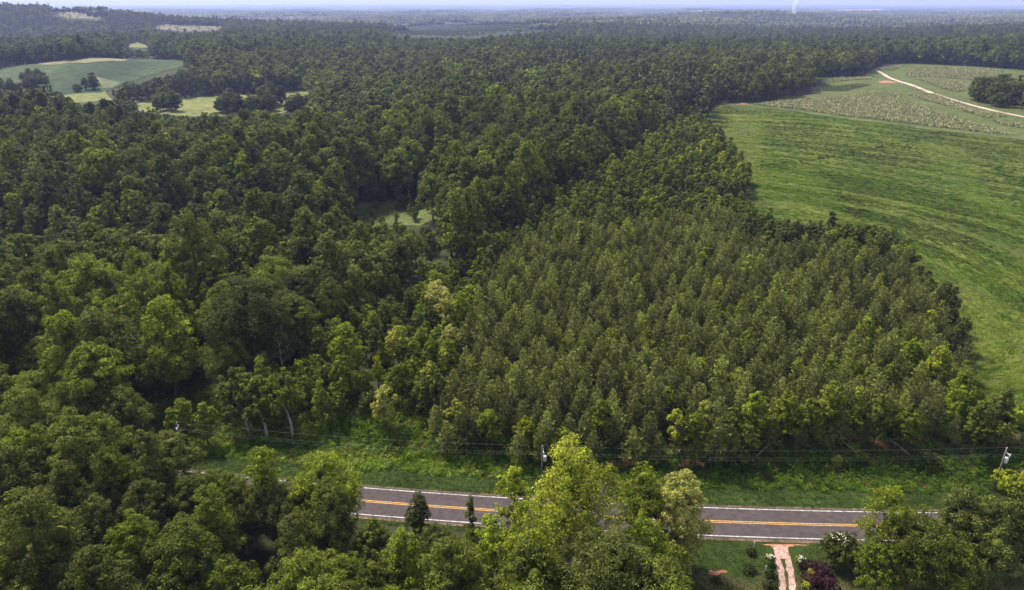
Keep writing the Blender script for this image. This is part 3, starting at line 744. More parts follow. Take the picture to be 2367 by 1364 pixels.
hero(868, 1290, 12, 4.0, 'round', 0.50, "mid green tree at the bottom edge left of the domed olive one", seed=35, nl=22, nleaf=9000, leaf=0.28, group=ROADSIDE)
hero(520, 1305, 13, 4.6, 'round', 0.52, "mid green rounded tree at the bottom edge below the pointed roadside tree", seed=36, nl=24, nleaf=11000, leaf=0.28, group=ROADSIDE)
hero(1490, 1215, 14, 4.6, 'round', 0.60, "fresh green tree low beside the lawn, under the round tree", seed=6, nl=24, nleaf=8000, group=ROADSIDE)
hero(1188, 1086, 14, 3.6, 'oval', 0.72, "yellow green tree leaning out at the left flank of the tallest one", seed=7, nl=18, nleaf=6000, group=ROADSIDE)
hero(1135, 1195, 14, 3.6, 'oval', 0.64, "leafy bright tree right of the slim spire, by the road edge", seed=8, nl=20, nleaf=7000, group=ROADSIDE)
hero(966, 1147, 10, 3.0, 'cone', 0.22, "dark pointed cedar cutting across the road lines", name="cedar_tree", seed=9, nl=20, nleaf=5000, leaf=0.28, group=ROADSIDE)
hero(1086, 1152, 9.5, 1.2, 'cone', 0.25, "slim dark spire of a tree standing against the asphalt", name="cedar_tree", seed=10, nl=16, nleaf=3000, leaf=0.24, group=ROADSIDE)
hero(930, 1234, 15, 3.6, 'oval', 0.62, "dense domed olive tree in front of the dark cedar", seed=11, nl=26, nleaf=9000, leaf=0.28, group=ROADSIDE)
hero(1040, 1284, 12, 2.7, 'oval', 0.66, "narrow pale tree at the bottom edge beside the bright sapling", seed=12, nl=22, nleaf=7000, leaf=0.26, group=ROADSIDE)
hero(1096, 1300, 10, 2.3, 'round', 0.74, "small vivid green tree at the bottom edge right of the narrow pale one", seed=13, nl=14, nleaf=4000, group=ROADSIDE)
hero(748, 1056, 17, 5.6, 'round', 0.66, "big round tree hiding the road where it leaves the wood", seed=14, nl=30, nleaf=13000, group=ROADSIDE)
hero(598, 1040, 17, 4.8, 'cone', 0.66, "pointed yellow green tree left of the big round one, before the vines", seed=15, nl=26, nleaf=9000, group=ROADSIDE)
hero(380, 1005, 14, 5.0, 'round', 0.34, "dull brown green tree at the left end of the vine bank", seed=16, nl=24, nleaf=8000, leaf=0.3, group=ROADSIDE)
hero(1010, 1225, 12, 4.0, 'round', 0.30, "dark tree behind the domed olive one", seed=17, nl=20, nleaf=6000, group=ROADSIDE)
GARDEN = "trees round the front garden"
hero(2068, 1138, 15.5, 4.2, 'open', 0.70, "yellow topped thin tree rising in front of the road lines", seed=20, nl=22, nleaf=5500, core=0.3, limbs=12, group=GARDEN)
hero(2135, 1200, 13.5, 6.0, 'round', 0.50, "broad mid green tree spreading over the lawn corner", seed=21, nl=34, nleaf=13000, group=GARDEN)
hero(2050, 1262, 10, 3.6, 'round', 0.56, "lower leafy tree between the flowering shrub and the broad one", seed=22, nl=20, nleaf=7000, group=GARDEN)
hero(2235, 1135, 15, 4.2, 'oval', 0.27, "clumpy blue green tree beyond the broad one", seed=23, nl=24, nleaf=9000, leaf=0.3, sub=6, group=GARDEN)
hero(2305, 1165, 15, 5.4, 'round', 0.30, "large clumpy grey green tree in the bottom corner", seed=24, nl=30, nleaf=13000, leaf=0.3, sub=6, group=GARDEN)
hero(2370, 1150, 14, 5.0, 'round', 0.28, "clumpy dark tree cut off by the side of the view", seed=25, nl=26, nleaf=9000, leaf=0.3, sub=6, group=GARDEN)
hero(2210, 1260, 11, 4.6, 'round', 0.46, "leafy tree low under the clumpy ones", seed=26, nl=24, nleaf=8000, group=GARDEN)
hero(2345, 1092, 5.0, 2.8, 'round', 0.72, "yellow green bushy tree beyond the road by the last pole", seed=27, nl=14, nleaf=4500, group=GARDEN)
hero(2372, 1105, 5.0, 2.6, 'round', 0.70, "second yellow green bush at the edge past the last pole", seed=28, nl=14, nleaf=3500, group=GARDEN)
hero(1950, 1243, 5.2, 3.0, 'round', 0.42, "dark leafy shrub tree sprinkled with white blossom", name="crape_myrtle", seed=29, nl=20, nleaf=5500, leaf=0.3, flowers=70, group=GARDEN)
LOTEDGE = "distinct trees at the edge of the pine stand"
hero(795, 752, 15, 4.6, 'oval', 0.67, "tall bright green tree at the left edge of the young wood", seed=40, nl=26, nleaf=7000, leaf=0.42, group=LOTEDGE)
hero(995, 838, 10, 2.6, 'oval', 0.88, "bright golden yellow tree standing alone among darker ones", seed=41, nl=18, nleaf=4500, leaf=0.38, group=LOTEDGE)
hero(1028, 690, 11, 3.0, 'round', 0.90, "pale creamy tree at the left side of the pines, higher of two", seed=42, nl=18, nleaf=4000, leaf=0.42, group=LOTEDGE)
hero(918, 758, 11, 3.3, 'round', 0.86, "pale grey green tree between the tall bright one and the pines", seed=43, nl=18, nleaf=4200, leaf=0.42, group=LOTEDGE)
hero(885, 895, 9, 2.7, 'round', 0.90, "creamy flowering tree over the vine bank", seed=44, nl=16, nleaf=4500, leaf=0.36, group=LOTEDGE)
hero(925, 845, 9.5, 3.4, 'round', 0.60, "round mid green tree beside the golden one", seed=45, nl=18, nleaf=5000, leaf=0.38, group=LOTEDGE)
hero(1346, 516, 12, 3.4, 'cone', 0.84, "yellow green pointed tree alone among the upper pines", seed=46, nl=16, nleaf=2600, leaf=0.62, group=LOTEDGE)
hero(1392, 926, 10.5, 2.5, 'oval', 0.70, "vivid green tree in the middle of the front edge of the pines", seed=47, nl=18, nleaf=4500, leaf=0.34, group=LOTEDGE)
hero(1632, 932, 10.5, 2.5, 'oval', 0.88, "pale yellow green tree near the bare stems in the front edge", seed=48, nl=20, nleaf=5000, leaf=0.32, group=LOTEDGE)
hero(1565, 950, 10, 2.2, 'open', 0.78, "thin pale tree with bare white stems in the front edge", seed=49, nl=12, nleaf=2000, leaf=0.34, core=0, bark="deadwood", limbs=8, group=LOTEDGE)
hero(1055, 925, 9, 2.5, 'oval', 0.82, "dull cream tree at the front left corner of the pines", seed=50, nl=16, nleaf=4200, leaf=0.34, group=LOTEDGE)
hero(1130, 950, 8.5, 2.4, 'round', 0.58, "fresh green tree right of the dull cream one", seed=51, nl=16, nleaf=4200, leaf=0.34, group=LOTEDGE)
hero(1215, 968, 7.5, 2.5, 'round', 0.72, "low yellowish tree in the front edge behind the middle pole", seed=52, nl=14, nleaf=4000, leaf=0.34, group=LOTEDGE)
for px, py, H, R, t, f, lab in ((1750, 908, 11, 2.7, 0.60, 'oval', "domed green tree first right of the bare stems"), (1825, 912, 11, 3.0, 0.70, 'round', "lighter domed tree third in the front row"),
                             (1930, 884, 12.5, 3.0, 0.68, 'oval', "tallest tree of the front row with a pale top"), (1880, 925, 10, 2.6, 0.52, 'oval', "green tree beneath the tallest of the front row"),
                             (1990, 900, 11, 2.6, 0.58, 'cone', "pointed tree right of the tallest in the front row"), (2045, 915, 10.5, 2.4, 0.50, 'oval', "grey green tree of the front row before the low pines"),
                             (2110, 945, 9.5, 2.6, 0.64, 'round', "yellow flecked tree near the end of the front row"), (2240, 862, 13, 3.6, 0.62, 'oval', "big leafy tree at the outer corner of the pines"),
                             (2280, 930, 11, 3.0, 0.50, 'oval', "last tree of the front row towards the field"), (2180, 805, 12, 2.8, 0.74, 'round', "pale topped tree inside the outer pine corner"),
                             (2010, 735, 11, 2.4, 0.72, 'oval', "lone light tree in the middle of the outer pines"), (2120, 790, 11, 3.0, 0.6, 'cone', "leafy tree left of the pale topped corner tree")):
    hero(px, py, H, R, f, t, lab, seed=60 + px % 97, nl=18, nleaf=4600, leaf=0.36, group=LOTEDGE)
hero(634, 724, 17, 4.0, 'open', 0.25, "half dead grey tree with bare limbs among the leafy crowns on the left slope", name="dead_tree", seed=90, nl=20, nleaf=3200, leaf=0.36, core=0, bark="deadwood", limbs=22, group=LOTEDGE, r0=0.24)
hero(1010, 655, 12, 4.2, 'spread', 0.97, "pale greyish spreading tree draped in vine, left of the upper pines", seed=91, nl=22, nleaf=6000, leaf=0.36, group=LOTEDGE)
# leaning bare stems over the vine bank
for i, (px0, py0, px1, py1, lab) in enumerate(((575, 1000, 561, 965, "short leaning bare trunk, leftmost of three over the vine bank"), (618, 1012, 600, 955, "longest leaning bare trunk over the vine bank"), (676, 1010, 660, 968, "bare trunk with a crook, nearest the dark hollow"))):
    x, y = at(px0, py0 + 3); H = 13.0
    cm, L = make_crown("leaning_crown", 700 + i, H, 4.3, 'spread', 18, 5000, 0.42, M["leaf"], 7)
    V = np.empty(len(cm.vertices) * 3, np.float32); cm.vertices.foreach_get("co", V); V = V.reshape(-1, 3); V[:, 0] -= 2.2 * V[:, 2] / H; V[:, 1] += 3.0 * V[:, 2] / H; cm.vertices.foreach_set("co", V.ravel())
    tv, tf = join_tubes([tube([[0, 0, -.5], [-0.35 + 0.15 * i, .5, 3], [-1.3, 1.6, 6.5], [-2.0, 2.6, 11.5]], [0.30, 0.26, 0.2, 0.08], 7)])
    put_tree("leaning_tree", (cm, mesh_np("leaning_trunk", tv, tf, [M["deadwood"]], smooth=True), 'spread', H, 4.3), x, y, 1, 0, 0.40 + 0.09 * i, lab, "tree", "leaning trees above the vine bank")
    HERO_SPOTS.append((x - 1.5, y + 2, 3.0))
HS = np.array(HERO_SPOTS)

def clear_of_heroes(x, y, f):
    d = np.min(np.hypot(x[:, None] - HS[None, :, 0], y[:, None] - HS[None, :, 1]) - f * HS[None, :, 2], axis=1)
    return d > 0

# --- collect every other tree of the woods, then keep the 300 largest of each kind as things
def in_view(x, y, z, m=90):
    px, py, dep = to_px(x, y, z)
    return (dep > 20) & (px > -m) & (px < 2367 + m) & (py < 1364 + 3 * m)
RNG_FOREST = 2300
def excluded(x, y):
    k = np.zeros(len(x), bool)
    for P in OPEN: k |= inside(x, y, P)
    return k

trees = []        # rows: x, y, kind(0 mature,1 young,2 pine,3 big pine), scale, tint
# mature forest near and far
for y0, y1, s, seed in ((30, 460, 7.7, 1), (460, 1100, 9.4, 2), (1100, RNG_FOREST, 12, 3)):
    X, Y = jgrid(-0.86 * y1 - 60, 0.86 * y1 + 60, y0, y1, s, seed)
    k = (np.abs(X) < 0.80 * Y + 45) & ~excluded(X, Y) & ~inside(X, Y, YOUNG) & ~inside(X, Y, PINES) & ~inside(X, Y, F_FIELD)
    dn = Y - road_y(X)
    k &= (dn > np.where(X < -66, 3.5, 22)) | (dn < -ROAD_W - 2.5)
    k &= ~((X > -66) & (dn > -4) & (dn < 22))                 # the open bank
    k &= ~((dn < 0) & (X > 19))                               # front garden
    k &= ~((dn > 0) & (X > 60) & (Y < 330))
    X, Y = X[k], Y[k]
    k = clear_of_heroes(X, Y, 0.75); X, Y = X[k], Y[k]
    g = np.random.default_rng(seed + 40); dn0 = Y - road_y(X)
    n = len(X)
    st = fbm(X, Y, 420, 3) + 0.35 * fbm(X, Y, 90, 4)
    cut = np.full(len(X), 9.0)            # tallest scale that leaves the open ground in view
    def seen_over(sc_):
        b = np.zeros(len(X), bool)
        for f_ in (0.25, 0.45, 0.62, 0.78, 0.9, 1.0): b |= blocks_view(X, Y, 20.5 * sc_ * f_) | ((dn0 < 0) & blocks_road(X, Y, 20.5 * sc_ * f_))
        return ~b
    free = seen_over(1.2); cut[~free] = 0
    for sc_ in (0.30, 0.42, 0.55, 0.70, 0.85, 1.0):
        cut[~free & seen_over(sc_)] = sc_
    k = cut > 0.1
    X, Y, st, cut = X[k], Y[k], st[k], cut[k]; n = len(X)
    rr = np.hypot(X, Y)
    pinestand = (st + sstep(900, 1400, rr) * 0.25 > 0.40) & (rr > 480)
    t = np.clip(0.37 + 0.10 * fbm(X, Y, 130, 8) + g.normal(size=n) * 0.095 + (g.random(n) < 0.05) * 0.18, 0.05, 0.8)
    near_s = (Y - road_y(X)) < 0
    t = np.where(near_s | ((X < -60) & (Y < 150)), np.clip(t + 0.09, 0, 0.75), t)
    sc = g.uniform(0.74, 1.22, n) * np.where(near_s, 0.88, np.where(Y > 250, 1.24, 1.14))
    sc = np.minimum(sc, cut); kd = np.where(pinestand & (cut > 2), 3, 0)
    t = np.where(pinestand, np.clip(0.12 + g.normal(size=n) * 0.06, 0.0, 0.5), t)
    trees.append(np.stack([X, Y, kd, sc, t], 1))
# trees that roof over the road where it leaves the open
g = np.random.default_rng(91)
qx, qy = [], []
for off, gap_, x0, x1 in ((-ROAD_W - 3.2, 4.4, -175, -29), (-ROAD_W - 8.5, 6.0, -175, -26), (3.6, 5.5, -175, -68)):
    xs = np.arange(x0, x1, gap_); xs = xs + g.uniform(-1, 1, len(xs)); qx.append(xs); qy.append(road_y(xs) + off + g.uniform(-0.8, 0.5, len(xs)))
X = np.concatenate(qx); Y = np.concatenate(qy); k = clear_of_heroes(X, Y, 0.6); X, Y = X[k], Y[k]; n = len(X)
h_ = np.where(X > -63, np.where(road_y(X) - Y > ROAD_W + 5.5, 0.72, np.where(X > -55, 0.55, 0.66)), 0.92)
trees.append(np.stack([X, Y, np.zeros(n), h_ * g.uniform(0.92, 1.05, n), np.clip(0.50 + g.normal(size=n) * 0.08, 0.1, 0.8)], 1))
# pine rows
X, Y = jgrid(-60, 140, 100, 330, 3.1, 21, 0.30)
k = inside(X, Y, PINES); X, Y = X[k], Y[k]; k = clear_of_heroes(X, Y, 0.75); X, Y = X[k], Y[k]
g = np.random.default_rng(22); n = len(X)
gap = fbm(X, Y, 34, 12)
swap = (g.random(n) < 0.07 + 0.20 * (gap > 0.35))
k = ~(swap & (g.random(n) < 0.35)); X, Y, swap = X[k], Y[k], swap[k]; n = len(X)
sc = g.uniform(0.68, 1.14, n)
trees.append(np.stack([X, Y, np.where(swap, 1, 2), np.where(swap, sc * 0.80, sc), np.where(swap, np.clip(0.60 + g.normal(size=n) * 0.1, 0.3, 0.9), np.clip(0.58 + 0.14 * fbm(X, Y, 25, 5) + g.normal(size=n) * 0.18, 0.08, 0.98))], 1))
# young broadleaf around the pines
X, Y = jgrid(-100, 200, 104, 640, 4.3, 31)
k = inside(X, Y, YOUNG) & ~inside(X, Y, PINES); X, Y = X[k], Y[k]; k = clear_of_heroes(X, Y, 0.7); X, Y = X[k], Y[k]
g = np.random.default_rng(32); n = len(X)
east = X > 60 + 0 * Y
upper = Y > 280
trees.append(np.stack([X, Y, np.ones(n), g.uniform(0.72, 1.12, n) * np.where(upper, 1.0, 0.9), np.clip(np.where(east & (Y < 280), 0.36, 0.53) + 0.12 * fbm(X, Y, 60, 15) + g.normal(size=n) * 0.1 + (g.random(n) < 0.06) * 0.2, 0.05, 0.95)], 1))
# wood clump at the right, by the dirt road; groves on the meadow; hedgerow by the lane
def clump(px, py, spread, n, kd, t, sc, seed, above=0):
    g = np.random.default_rng(seed); x0, y0 = at(px, py, above)
    a = g.uniform(0, 6.28, n); r = np.sqrt(g.uniform(0, 1, n)) * spread
    trees.append(np.stack([x0 + r * np.cos(a), y0 + r * np.sin(a), np.full(n, kd), g.uniform(0.85, 1.1, n) * sc, np.clip(t + g.normal(size=n) * 0.05, 0.03, 0.9)], 1))
clump(2335, 236, 26, 34, 4, 0.30, 1.15, 1); clump(2420, 246, 40, 50, 4, 0.30, 1.15, 2); clump(2300, 222, 16, 10, 4, 0.28, 1.0, 3)
clump(560, 262, 24, 14, 4, 0.20, 1.1, 4); clump(625, 246, 12, 6, 4, 0.18, 1.15, 5); clump(395, 258, 12, 5, 4, 0.24, 1.0, 6); clump(385, 244, 6, 3, 0, 0.5, 0.9, 7)
clump(300, 226, 10, 4, 4, 0.22, 1.0, 8); clump(215, 208, 6, 3, 4, 0.2, 0.9, 9); clump(175, 212, 4, 2, 4, 0.2, 0.7, 10); clump(690, 262, 14, 7, 4, 0.3, 1.0, 12)
clump(70, 200, 18, 12, 4, 0.18, 0.8, 13); clump(30, 212, 20, 12, 4, 0.18, 0.8, 14); clump(75, 190, 10, 5, 4, 0.18, 0.8, 17)
clump(930, 478, 6, 4, 1, 0.62, 0.6, 15); clump(880, 470, 6, 3, 3, 0.3, 0.7, 16); clump(915, 508, 14, 9, 1, 0.5, 0.42, 21); clump(850, 505, 9, 6, 1, 0.42, 0.5, 22); clump(980, 500, 8, 5, 1, 0.6, 0.5, 23)
T = np.concatenate(trees)
T = T[in_view(T[:, 0], T[:, 1], terrain(T[:, 0], T[:, 1]) + 12, 160)]
Z = terrain(T[:, 0], T[:, 1])
dep = to_px(T[:, 0], T[:, 1], Z + 8)[2]

PROTO = {4: GROVE, 0: NEAR, 1: YNEAR, 2: PINE, 3: BIGPINE}
FNAME = {4: "grove_tree", 0: "broadleaf_tree", 1: "young_tree", 2: "pine_tree", 3: "tall_pine"}
GROUP = {4: "dark trees of the field groves", 0: "trees of the mature broadleaf wood", 1: "young trees round the pine plantation", 2: "pines in the plantation rows", 3: "tall pines"}
def pick_phrase(v, table):
    for lim, ph in table:
        if v < lim: return ph
    return table[-1][1]
def landmark(x, y, kd, px, py):
    if kd == 2:
        side = pick_phrase(px, ((1150, "above the vine bank"), (1420, "behind the middle pole"), (1640, "behind the tallest tree"), (1850, "above the open road"), (2050, "right of bare stems"), (9999, "towards the field side")))
        return ("in the front rows " if y < 132 else "in the middle rows " if y < 150 else "far back in the rows ") + side
    if kd == 3: return "among the broadleaf crowns " + pick_phrase(px, ((700, "behind the left slope"), (1200, "behind the clearing"), (9999, "beyond the field")))
    if kd == 4:
        if px > 1500: return "in the clump beside the dirt road"
        return "below the crop hills" if px < 250 else "at the left of the long meadow" if px < 450 else "in the round grove before the meadow"
    if kd == 1:
        if y < 132: return "in the wood edge " + pick_phrase(px, ((800, "by the leaning trunks"), (1050, "over the vine bank"), (1300, "by the middle pole"), (1640, "behind the tallest tree"), (1900, "above the open road"), (2200, "by the arching bush"), (9999, "by the last pole")))
        if x > 60: return "along the field side of the pines"
        if y < 270: return "beside the pines, " + pick_phrase(py, ((640, "by the creamy tree"), (820, "by the tall bright tree"), (9999, "by the golden tree")))
        return "in the upper young wood above the pines"
    if y < road_y(np.array(x)): return "before the road, " + pick_phrase(px, ((150, "in the view's corner"), (330, "below the vine bank end"), (560, "by the pointed roadside tree"), (800, "by the big round tree"), (1000, "by the domed olive tree"), (1250, "left of the tallest tree"), (9999, "beside the lawn")))
    if y < 170: return "beyond the road, " + pick_phrase(px, ((100, "at the view's edge"), (300, "above the brown green tree"), (9999, "next to the leaning trunks")))
    if y < 225: return "on the slope " + pick_phrase(px, ((250, "at the view's edge"), (550, "before the dark hollow"), (9999, "beside the young wood")))
    if y < 320: return "by the hollow, " + pick_phrase(px, ((250, "left end"), (600, "middle"), (800, "towards the clearing"), (9999, "right of the clearing")))
    return "on the rise behind the hollow"
SIZE_W = lambda s: "small" if s < 0.88 else "large" if s > 1.03 else "medium"
used = np.zeros(len(T), bool); made = []
for kd in (0, 1, 2, 3, 4):
    idx = np.where(T[:, 2] == kd)[0]
    px, py, _ = to_px(T[idx, 0], T[idx, 1], Z[idx] + 8)
    vis = (px > -20) & (px < 2387) & (py < 1420)
    idx = idx[vis]; idx = idx[np.argsort(dep[idx])][:(228 if kd == 0 else 275 if kd == 1 else 295)]
    if kd == 3: idx = idx[:60]
    used[idx] = True
    for i in idx:
        x, y, _, s, t = T[i]
        P = PROTO[kd]
        if kd == 0 and dep[i] > 175: P = MID
        if kd == 1 and dep[i] > 190: P = YMID
        p = P[rnd.randrange(len(P))]
        ppx, ppy, _ = to_px(x, y, Z[i] + 8)
        if kd in (2, 3): lab = "%s %s %s" % (SIZE_W(s), tint_word(t, True), "plantation pine " if kd == 2 else "tall pine ") + landmark(x, y, kd, ppx, ppy)
        else: lab = "%s %s %s tree " % (SIZE_W(s), tint_word(t), "bushy" if kd == 4 else FORM_WORD[p[2]]) + landmark(x, y, kd, ppx, ppy)
        made.append((ppx, put_tree(FNAME[kd], p, x, y, s, rnd.uniform(0, 6.28), t, lab.replace("  ", " "), "pine" if kd > 1 else "tree", GROUP[kd], sz=s * rnd.uniform(0.92, 1.1))))
rest = np.where(~used)[0]
# where several trees still read alike, say which one by its order from the left
by_label = {}
for ppx, e in made: by_label.setdefault(e["label"], []).append((ppx, e))
ORD = ["leftmost", "second from left", "third from left", "fourth from left", "fifth from left", "sixth from left", "seventh from left", "eighth from left"]
for lab, L_ in by_label.items():
    if 1 < len(L_) <= 8:
        for o_, (ppx, e) in zip(ORD, sorted(L_, key=lambda q: q[0])):
            if len(lab.split()) + len(o_.split()) <= 16: e["label"] = o_ + " " + lab
g = np.random.default_rng(77)
def mass(name, sel, protos, label):
    if not len(sel): return
    col = proto_collection(name + "_kinds", [join_mesh("%s_kind_%d" % (name, i), p[0], p[1]) for i, p in enumerate(protos)])
    s = T[sel, 3]; sz = s * g.uniform(0.9, 1.12, len(sel))
    scatter(name, np.stack([T[sel, 0], T[sel, 1], Z[sel] - 0.15], 1), g.uniform(0, 6.28, len(sel)), np.stack([s, s, sz], 1), g.integers(0, len(protos), len(sel)), T[sel, 4], col, label)
K = T[rest, 2]; D = dep[rest]
mass("broadleaf_wood", rest[(K == 0) & (D <= 175)], NEAR, "broadleaf wood close behind the nearest trees")
mass("wooded_slopes", rest[(K == 0) & (D > 175) & (D <= 420)], MID, "broadleaf wood covering the slopes on the left")
mass("distant_woods", rest[(K == 0) & (D > 420)], FARL, "broadleaf woods stretching into the distance")
mass("young_woods", rest[(K == 1)], YMID, "young broadleaf growth round the pines")
mass("pine_plantation", rest[(K == 2)], PINE, "rows of young plantation pines")
FARPINE = []
for i, (h, r) in enumerate(((18, 3.6), (19.5, 4.0), (17, 3.4))):
    cm, L = make_crown("far_pine_%d" % i, 820 + i, h, r, 'cone', 12, 420, 1.25, M["needle"], 5, core=0.75)
    FARPINE.append((cm, make_trunk("far_pine_trunk_%d" % i, 820 + i, h, r, L, 0.25, M["bark"], 3), 'cone', h, r))
mass("pine_woods", rest[(K == 3) & (D <= 420)], BIGPINE, "tall dark pines among the broadleaf woods")
mass("distant_pine_woods", rest[(K == 3) & (D > 420)], FARPINE, "dark pine woods in the distance")

# far woods, in blocks of crowns
def patch_mesh(name, seed, mat, size=90, n=46, hh=(12, 19), rr=(4.0, 6.5)):
    g = np.random.default_rng(seed); Vs = []; Fs = []; off = 0
    for i in range(n):
        c = np.array([g.uniform(-.5, .5) * size, g.uniform(-.5, .5) * size, 0]); h = g.uniform(*hh); r = g.uniform(*rr)
        d = 1 + 0.25 * np.sin(ICO_V @ g.normal(size=3) * 4) + g.normal(size=len(ICO_V)) * 0.10
        Vs.append(c + np.array([0, 0, h * 0.62]) + ICO_V * np.array([r, r, h * 0.42]) * d[:, None]); Fs.append(ICO_F + off); off += len(ICO_V)
    return mesh_np(name, np.concatenate(Vs), [np.concatenate(Fs)], [mat])
PATCH = [patch_mesh("wood_block_%d" % i, 900 + i, M["leaf"] if i < 3 else M["needle"]) for i in range(5)]
col = proto_collection("far_forest_kinds", PATCH)
PX, PY = [], []
for y0, y1, s in ((1700, 4200, 84), (4200, 9500, 120)):
    X, Y = jgrid(-0.86 * y1, 0.86 * y1, y0, y1, s, int(y0), 0.3)
    k = (np.abs(X) < 0.80 * Y + 60) & (np.hypot(X, Y) > RNG_FOREST - 60 if y0 < 2000 else True) & (Y > RNG_FOREST - 40) & ~excluded(X, Y)
    k &= (fbm(X, Y, 900, 33) < 0.62) & ~blocks_view(X, Y, 15.0)
    PX.append(X[k]); PY.append(Y[k])
X = np.concatenate(PX); Y = np.concatenate(PY); n = len(X)
st = fbm(X, Y, 1100, 44) + 0.4 * g.normal(size=n)
big = np.where(Y > 4200, 1.45, 1.05)
scatter("far_forest", np.stack([X, Y, terrain(X, Y) - 1], 1), g.uniform(0, 6.28, n), np.stack([big, big, np.ones(n) * g.uniform(0.8, 1.15, n)], 1), np.where(st > 0.15, g.integers(3, 5, n), g.integers(0, 3, n)), np.where(st > 0.15, 0.12, 0.22) + g.normal(size=n) * 0.09, col, "hazy blue green forest out to the horizon")
# the young plantation in the middle distance and scrub on the cutovers
def fill(P, s, seed):
    X, Y = jgrid(P[:, 0].min(), P[:, 0].max(), P[:, 1].min(), P[:, 1].max(), s, seed); k = inside(X, Y, P); return X[k], Y[k]
col2 = proto_collection("low_scrub_kinds", [p[0] for p in FARL[:3]])
qx, qy, qs = [], [], []
for P, s, h in ((CC3, 16, 0.34), (CC1, 30, 0.3), (CC2, 34, 0.3)):
    X, Y = fill(P, s, 3); qx.append(X); qy.append(Y); qs.append(np.full(len(X), h))
X = np.concatenate(qx); Y = np.concatenate(qy); sc = np.concatenate(qs); n = len(X)
scatter("low_scrub", np.stack([X, Y, terrain(X, Y)], 1), g.uniform(0, 6.28, n), np.stack([sc * 1.6, sc * 1.6, sc], 1), g.integers(0, 3, n), np.clip(0.30 + g.normal(size=n) * 0.08, 0, 1), col2, "low scrub and seedlings on the far clearings")

# ------------------------------------------------------------------ weeds, grass tufts, crops
def weed_mesh(name, seed, n, R, H, leaf, mat):
    g = np.random.default_rng(seed)
    d = rand_dirs(n, g); d[:, 2] = np.abs(d[:, 2])
    P = d * np.array([R, R, H]) * g.uniform(0.6, 1.05, n)[:, None]
    P += np.stack([np.zeros(n), np.zeros(n), 0.12 * H * np.sin(P[:, 0] * 9 / R + 1) * np.cos(P[:, 1] * 7 / R)], 1)
    nr = d + 0.7 * rand_dirs(n, g); nr[:, 2] += 0.5; nr /= np.linalg.norm(nr, axis=1, keepdims=True)
    V, F = leaves(P, nr, leaf, g, 0.7)
    return mesh_np(name, V, [F], [mat])
def tuft_mesh(name, seed, n, R, H, mat, lean=0.35, w=0.06):
    g = np.random.default_rng(seed)
    a = g.uniform(0, 6.28, n); r = R * np.sqrt(g.random(n)); b = np.stack([r * np.cos(a), r * np.sin(a), np.zeros(n)], 1)
    h = H * g.uniform(0.5, 1.1, n)
    tip = b + np.stack([g.normal(size=n) * lean * h + 0.35 * lean * h, g.normal(size=n) * lean * h, h], 1)
    s = np.stack([np.cos(a * 3.1), np.sin(a * 3.1), np.zeros(n)], 1) * w
    V = np.stack([b - s, b + s, tip + s * 0.4, tip - s * 0.4], 1).reshape(-1, 3)
    return mesh_np(name, V, [np.arange(4 * n).reshape(n, 4)], [mat])
WEEDS = [weed_mesh("weed_%d" % i, 60 + i, 60, 0.75, h, 0.26, M["weed"]) for i, h in enumerate((0.7, 1.0, 1.4))] + [tuft_mesh("tall_weed_%d" % i, 70 + i, 46, 0.5, 1.1, M["weed"], w=0.05) for i in range(2)]
wc = proto_collection("weed_kinds", WEEDS)
X, Y = jgrid(-120, 150, 80, 150, 0.74, 51, 0.45)
dn = Y - road_y(X)
g = np.random.default_rng(52)
dens = fbm(X, Y, 9, 60)
k = (dn > 5.4 + 0.7 * fbm(X, Y, 7, 3)) & (dn < 25) & (g.random(len(X)) < np.where(X < 8, 1.0, np.clip(0.84 - 0.68 * sstep(12, 16, dn) * (1 - sstep(19, 22, dn)) + 0.35 * dens, 0.1, 1))) & clear_of_heroes(X, Y, 0.12)
for P in CLAY: k &= ~(inside(X, Y, P) & (g.random(len(X)) < 0.8))
X, Y, dn = X[k], Y[k], dn[k]; n = len(X)
vine = sstep(14, -14, X)
t = np.clip(0.46 + 0.28 * vine + 0.16 * fbm(X, Y, 11, 71) + g.normal(size=n) * 0.10, 0.03, 1)
hs = (0.55 + 0.5 * sstep(6, 12, dn) + 0.25 * fbm(X, Y, 6, 73)) * g.uniform(0.7, 1.25, n)
scatter("undergrowth", np.stack([X, Y, terrain(X, Y)], 1), g.uniform(0, 6.28, n), np.stack([np.ones(n) * g.uniform(0.8, 1.3, n), np.ones(n) * g.uniform(0.8, 1.3, n), np.clip(hs, 0.3, 1.7)], 1), np.where(g.random(n) < 0.25, g.integers(3, 5, n), g.integers(0, 3, n)), t, wc, "tangled weeds and vines on the roadside bank")

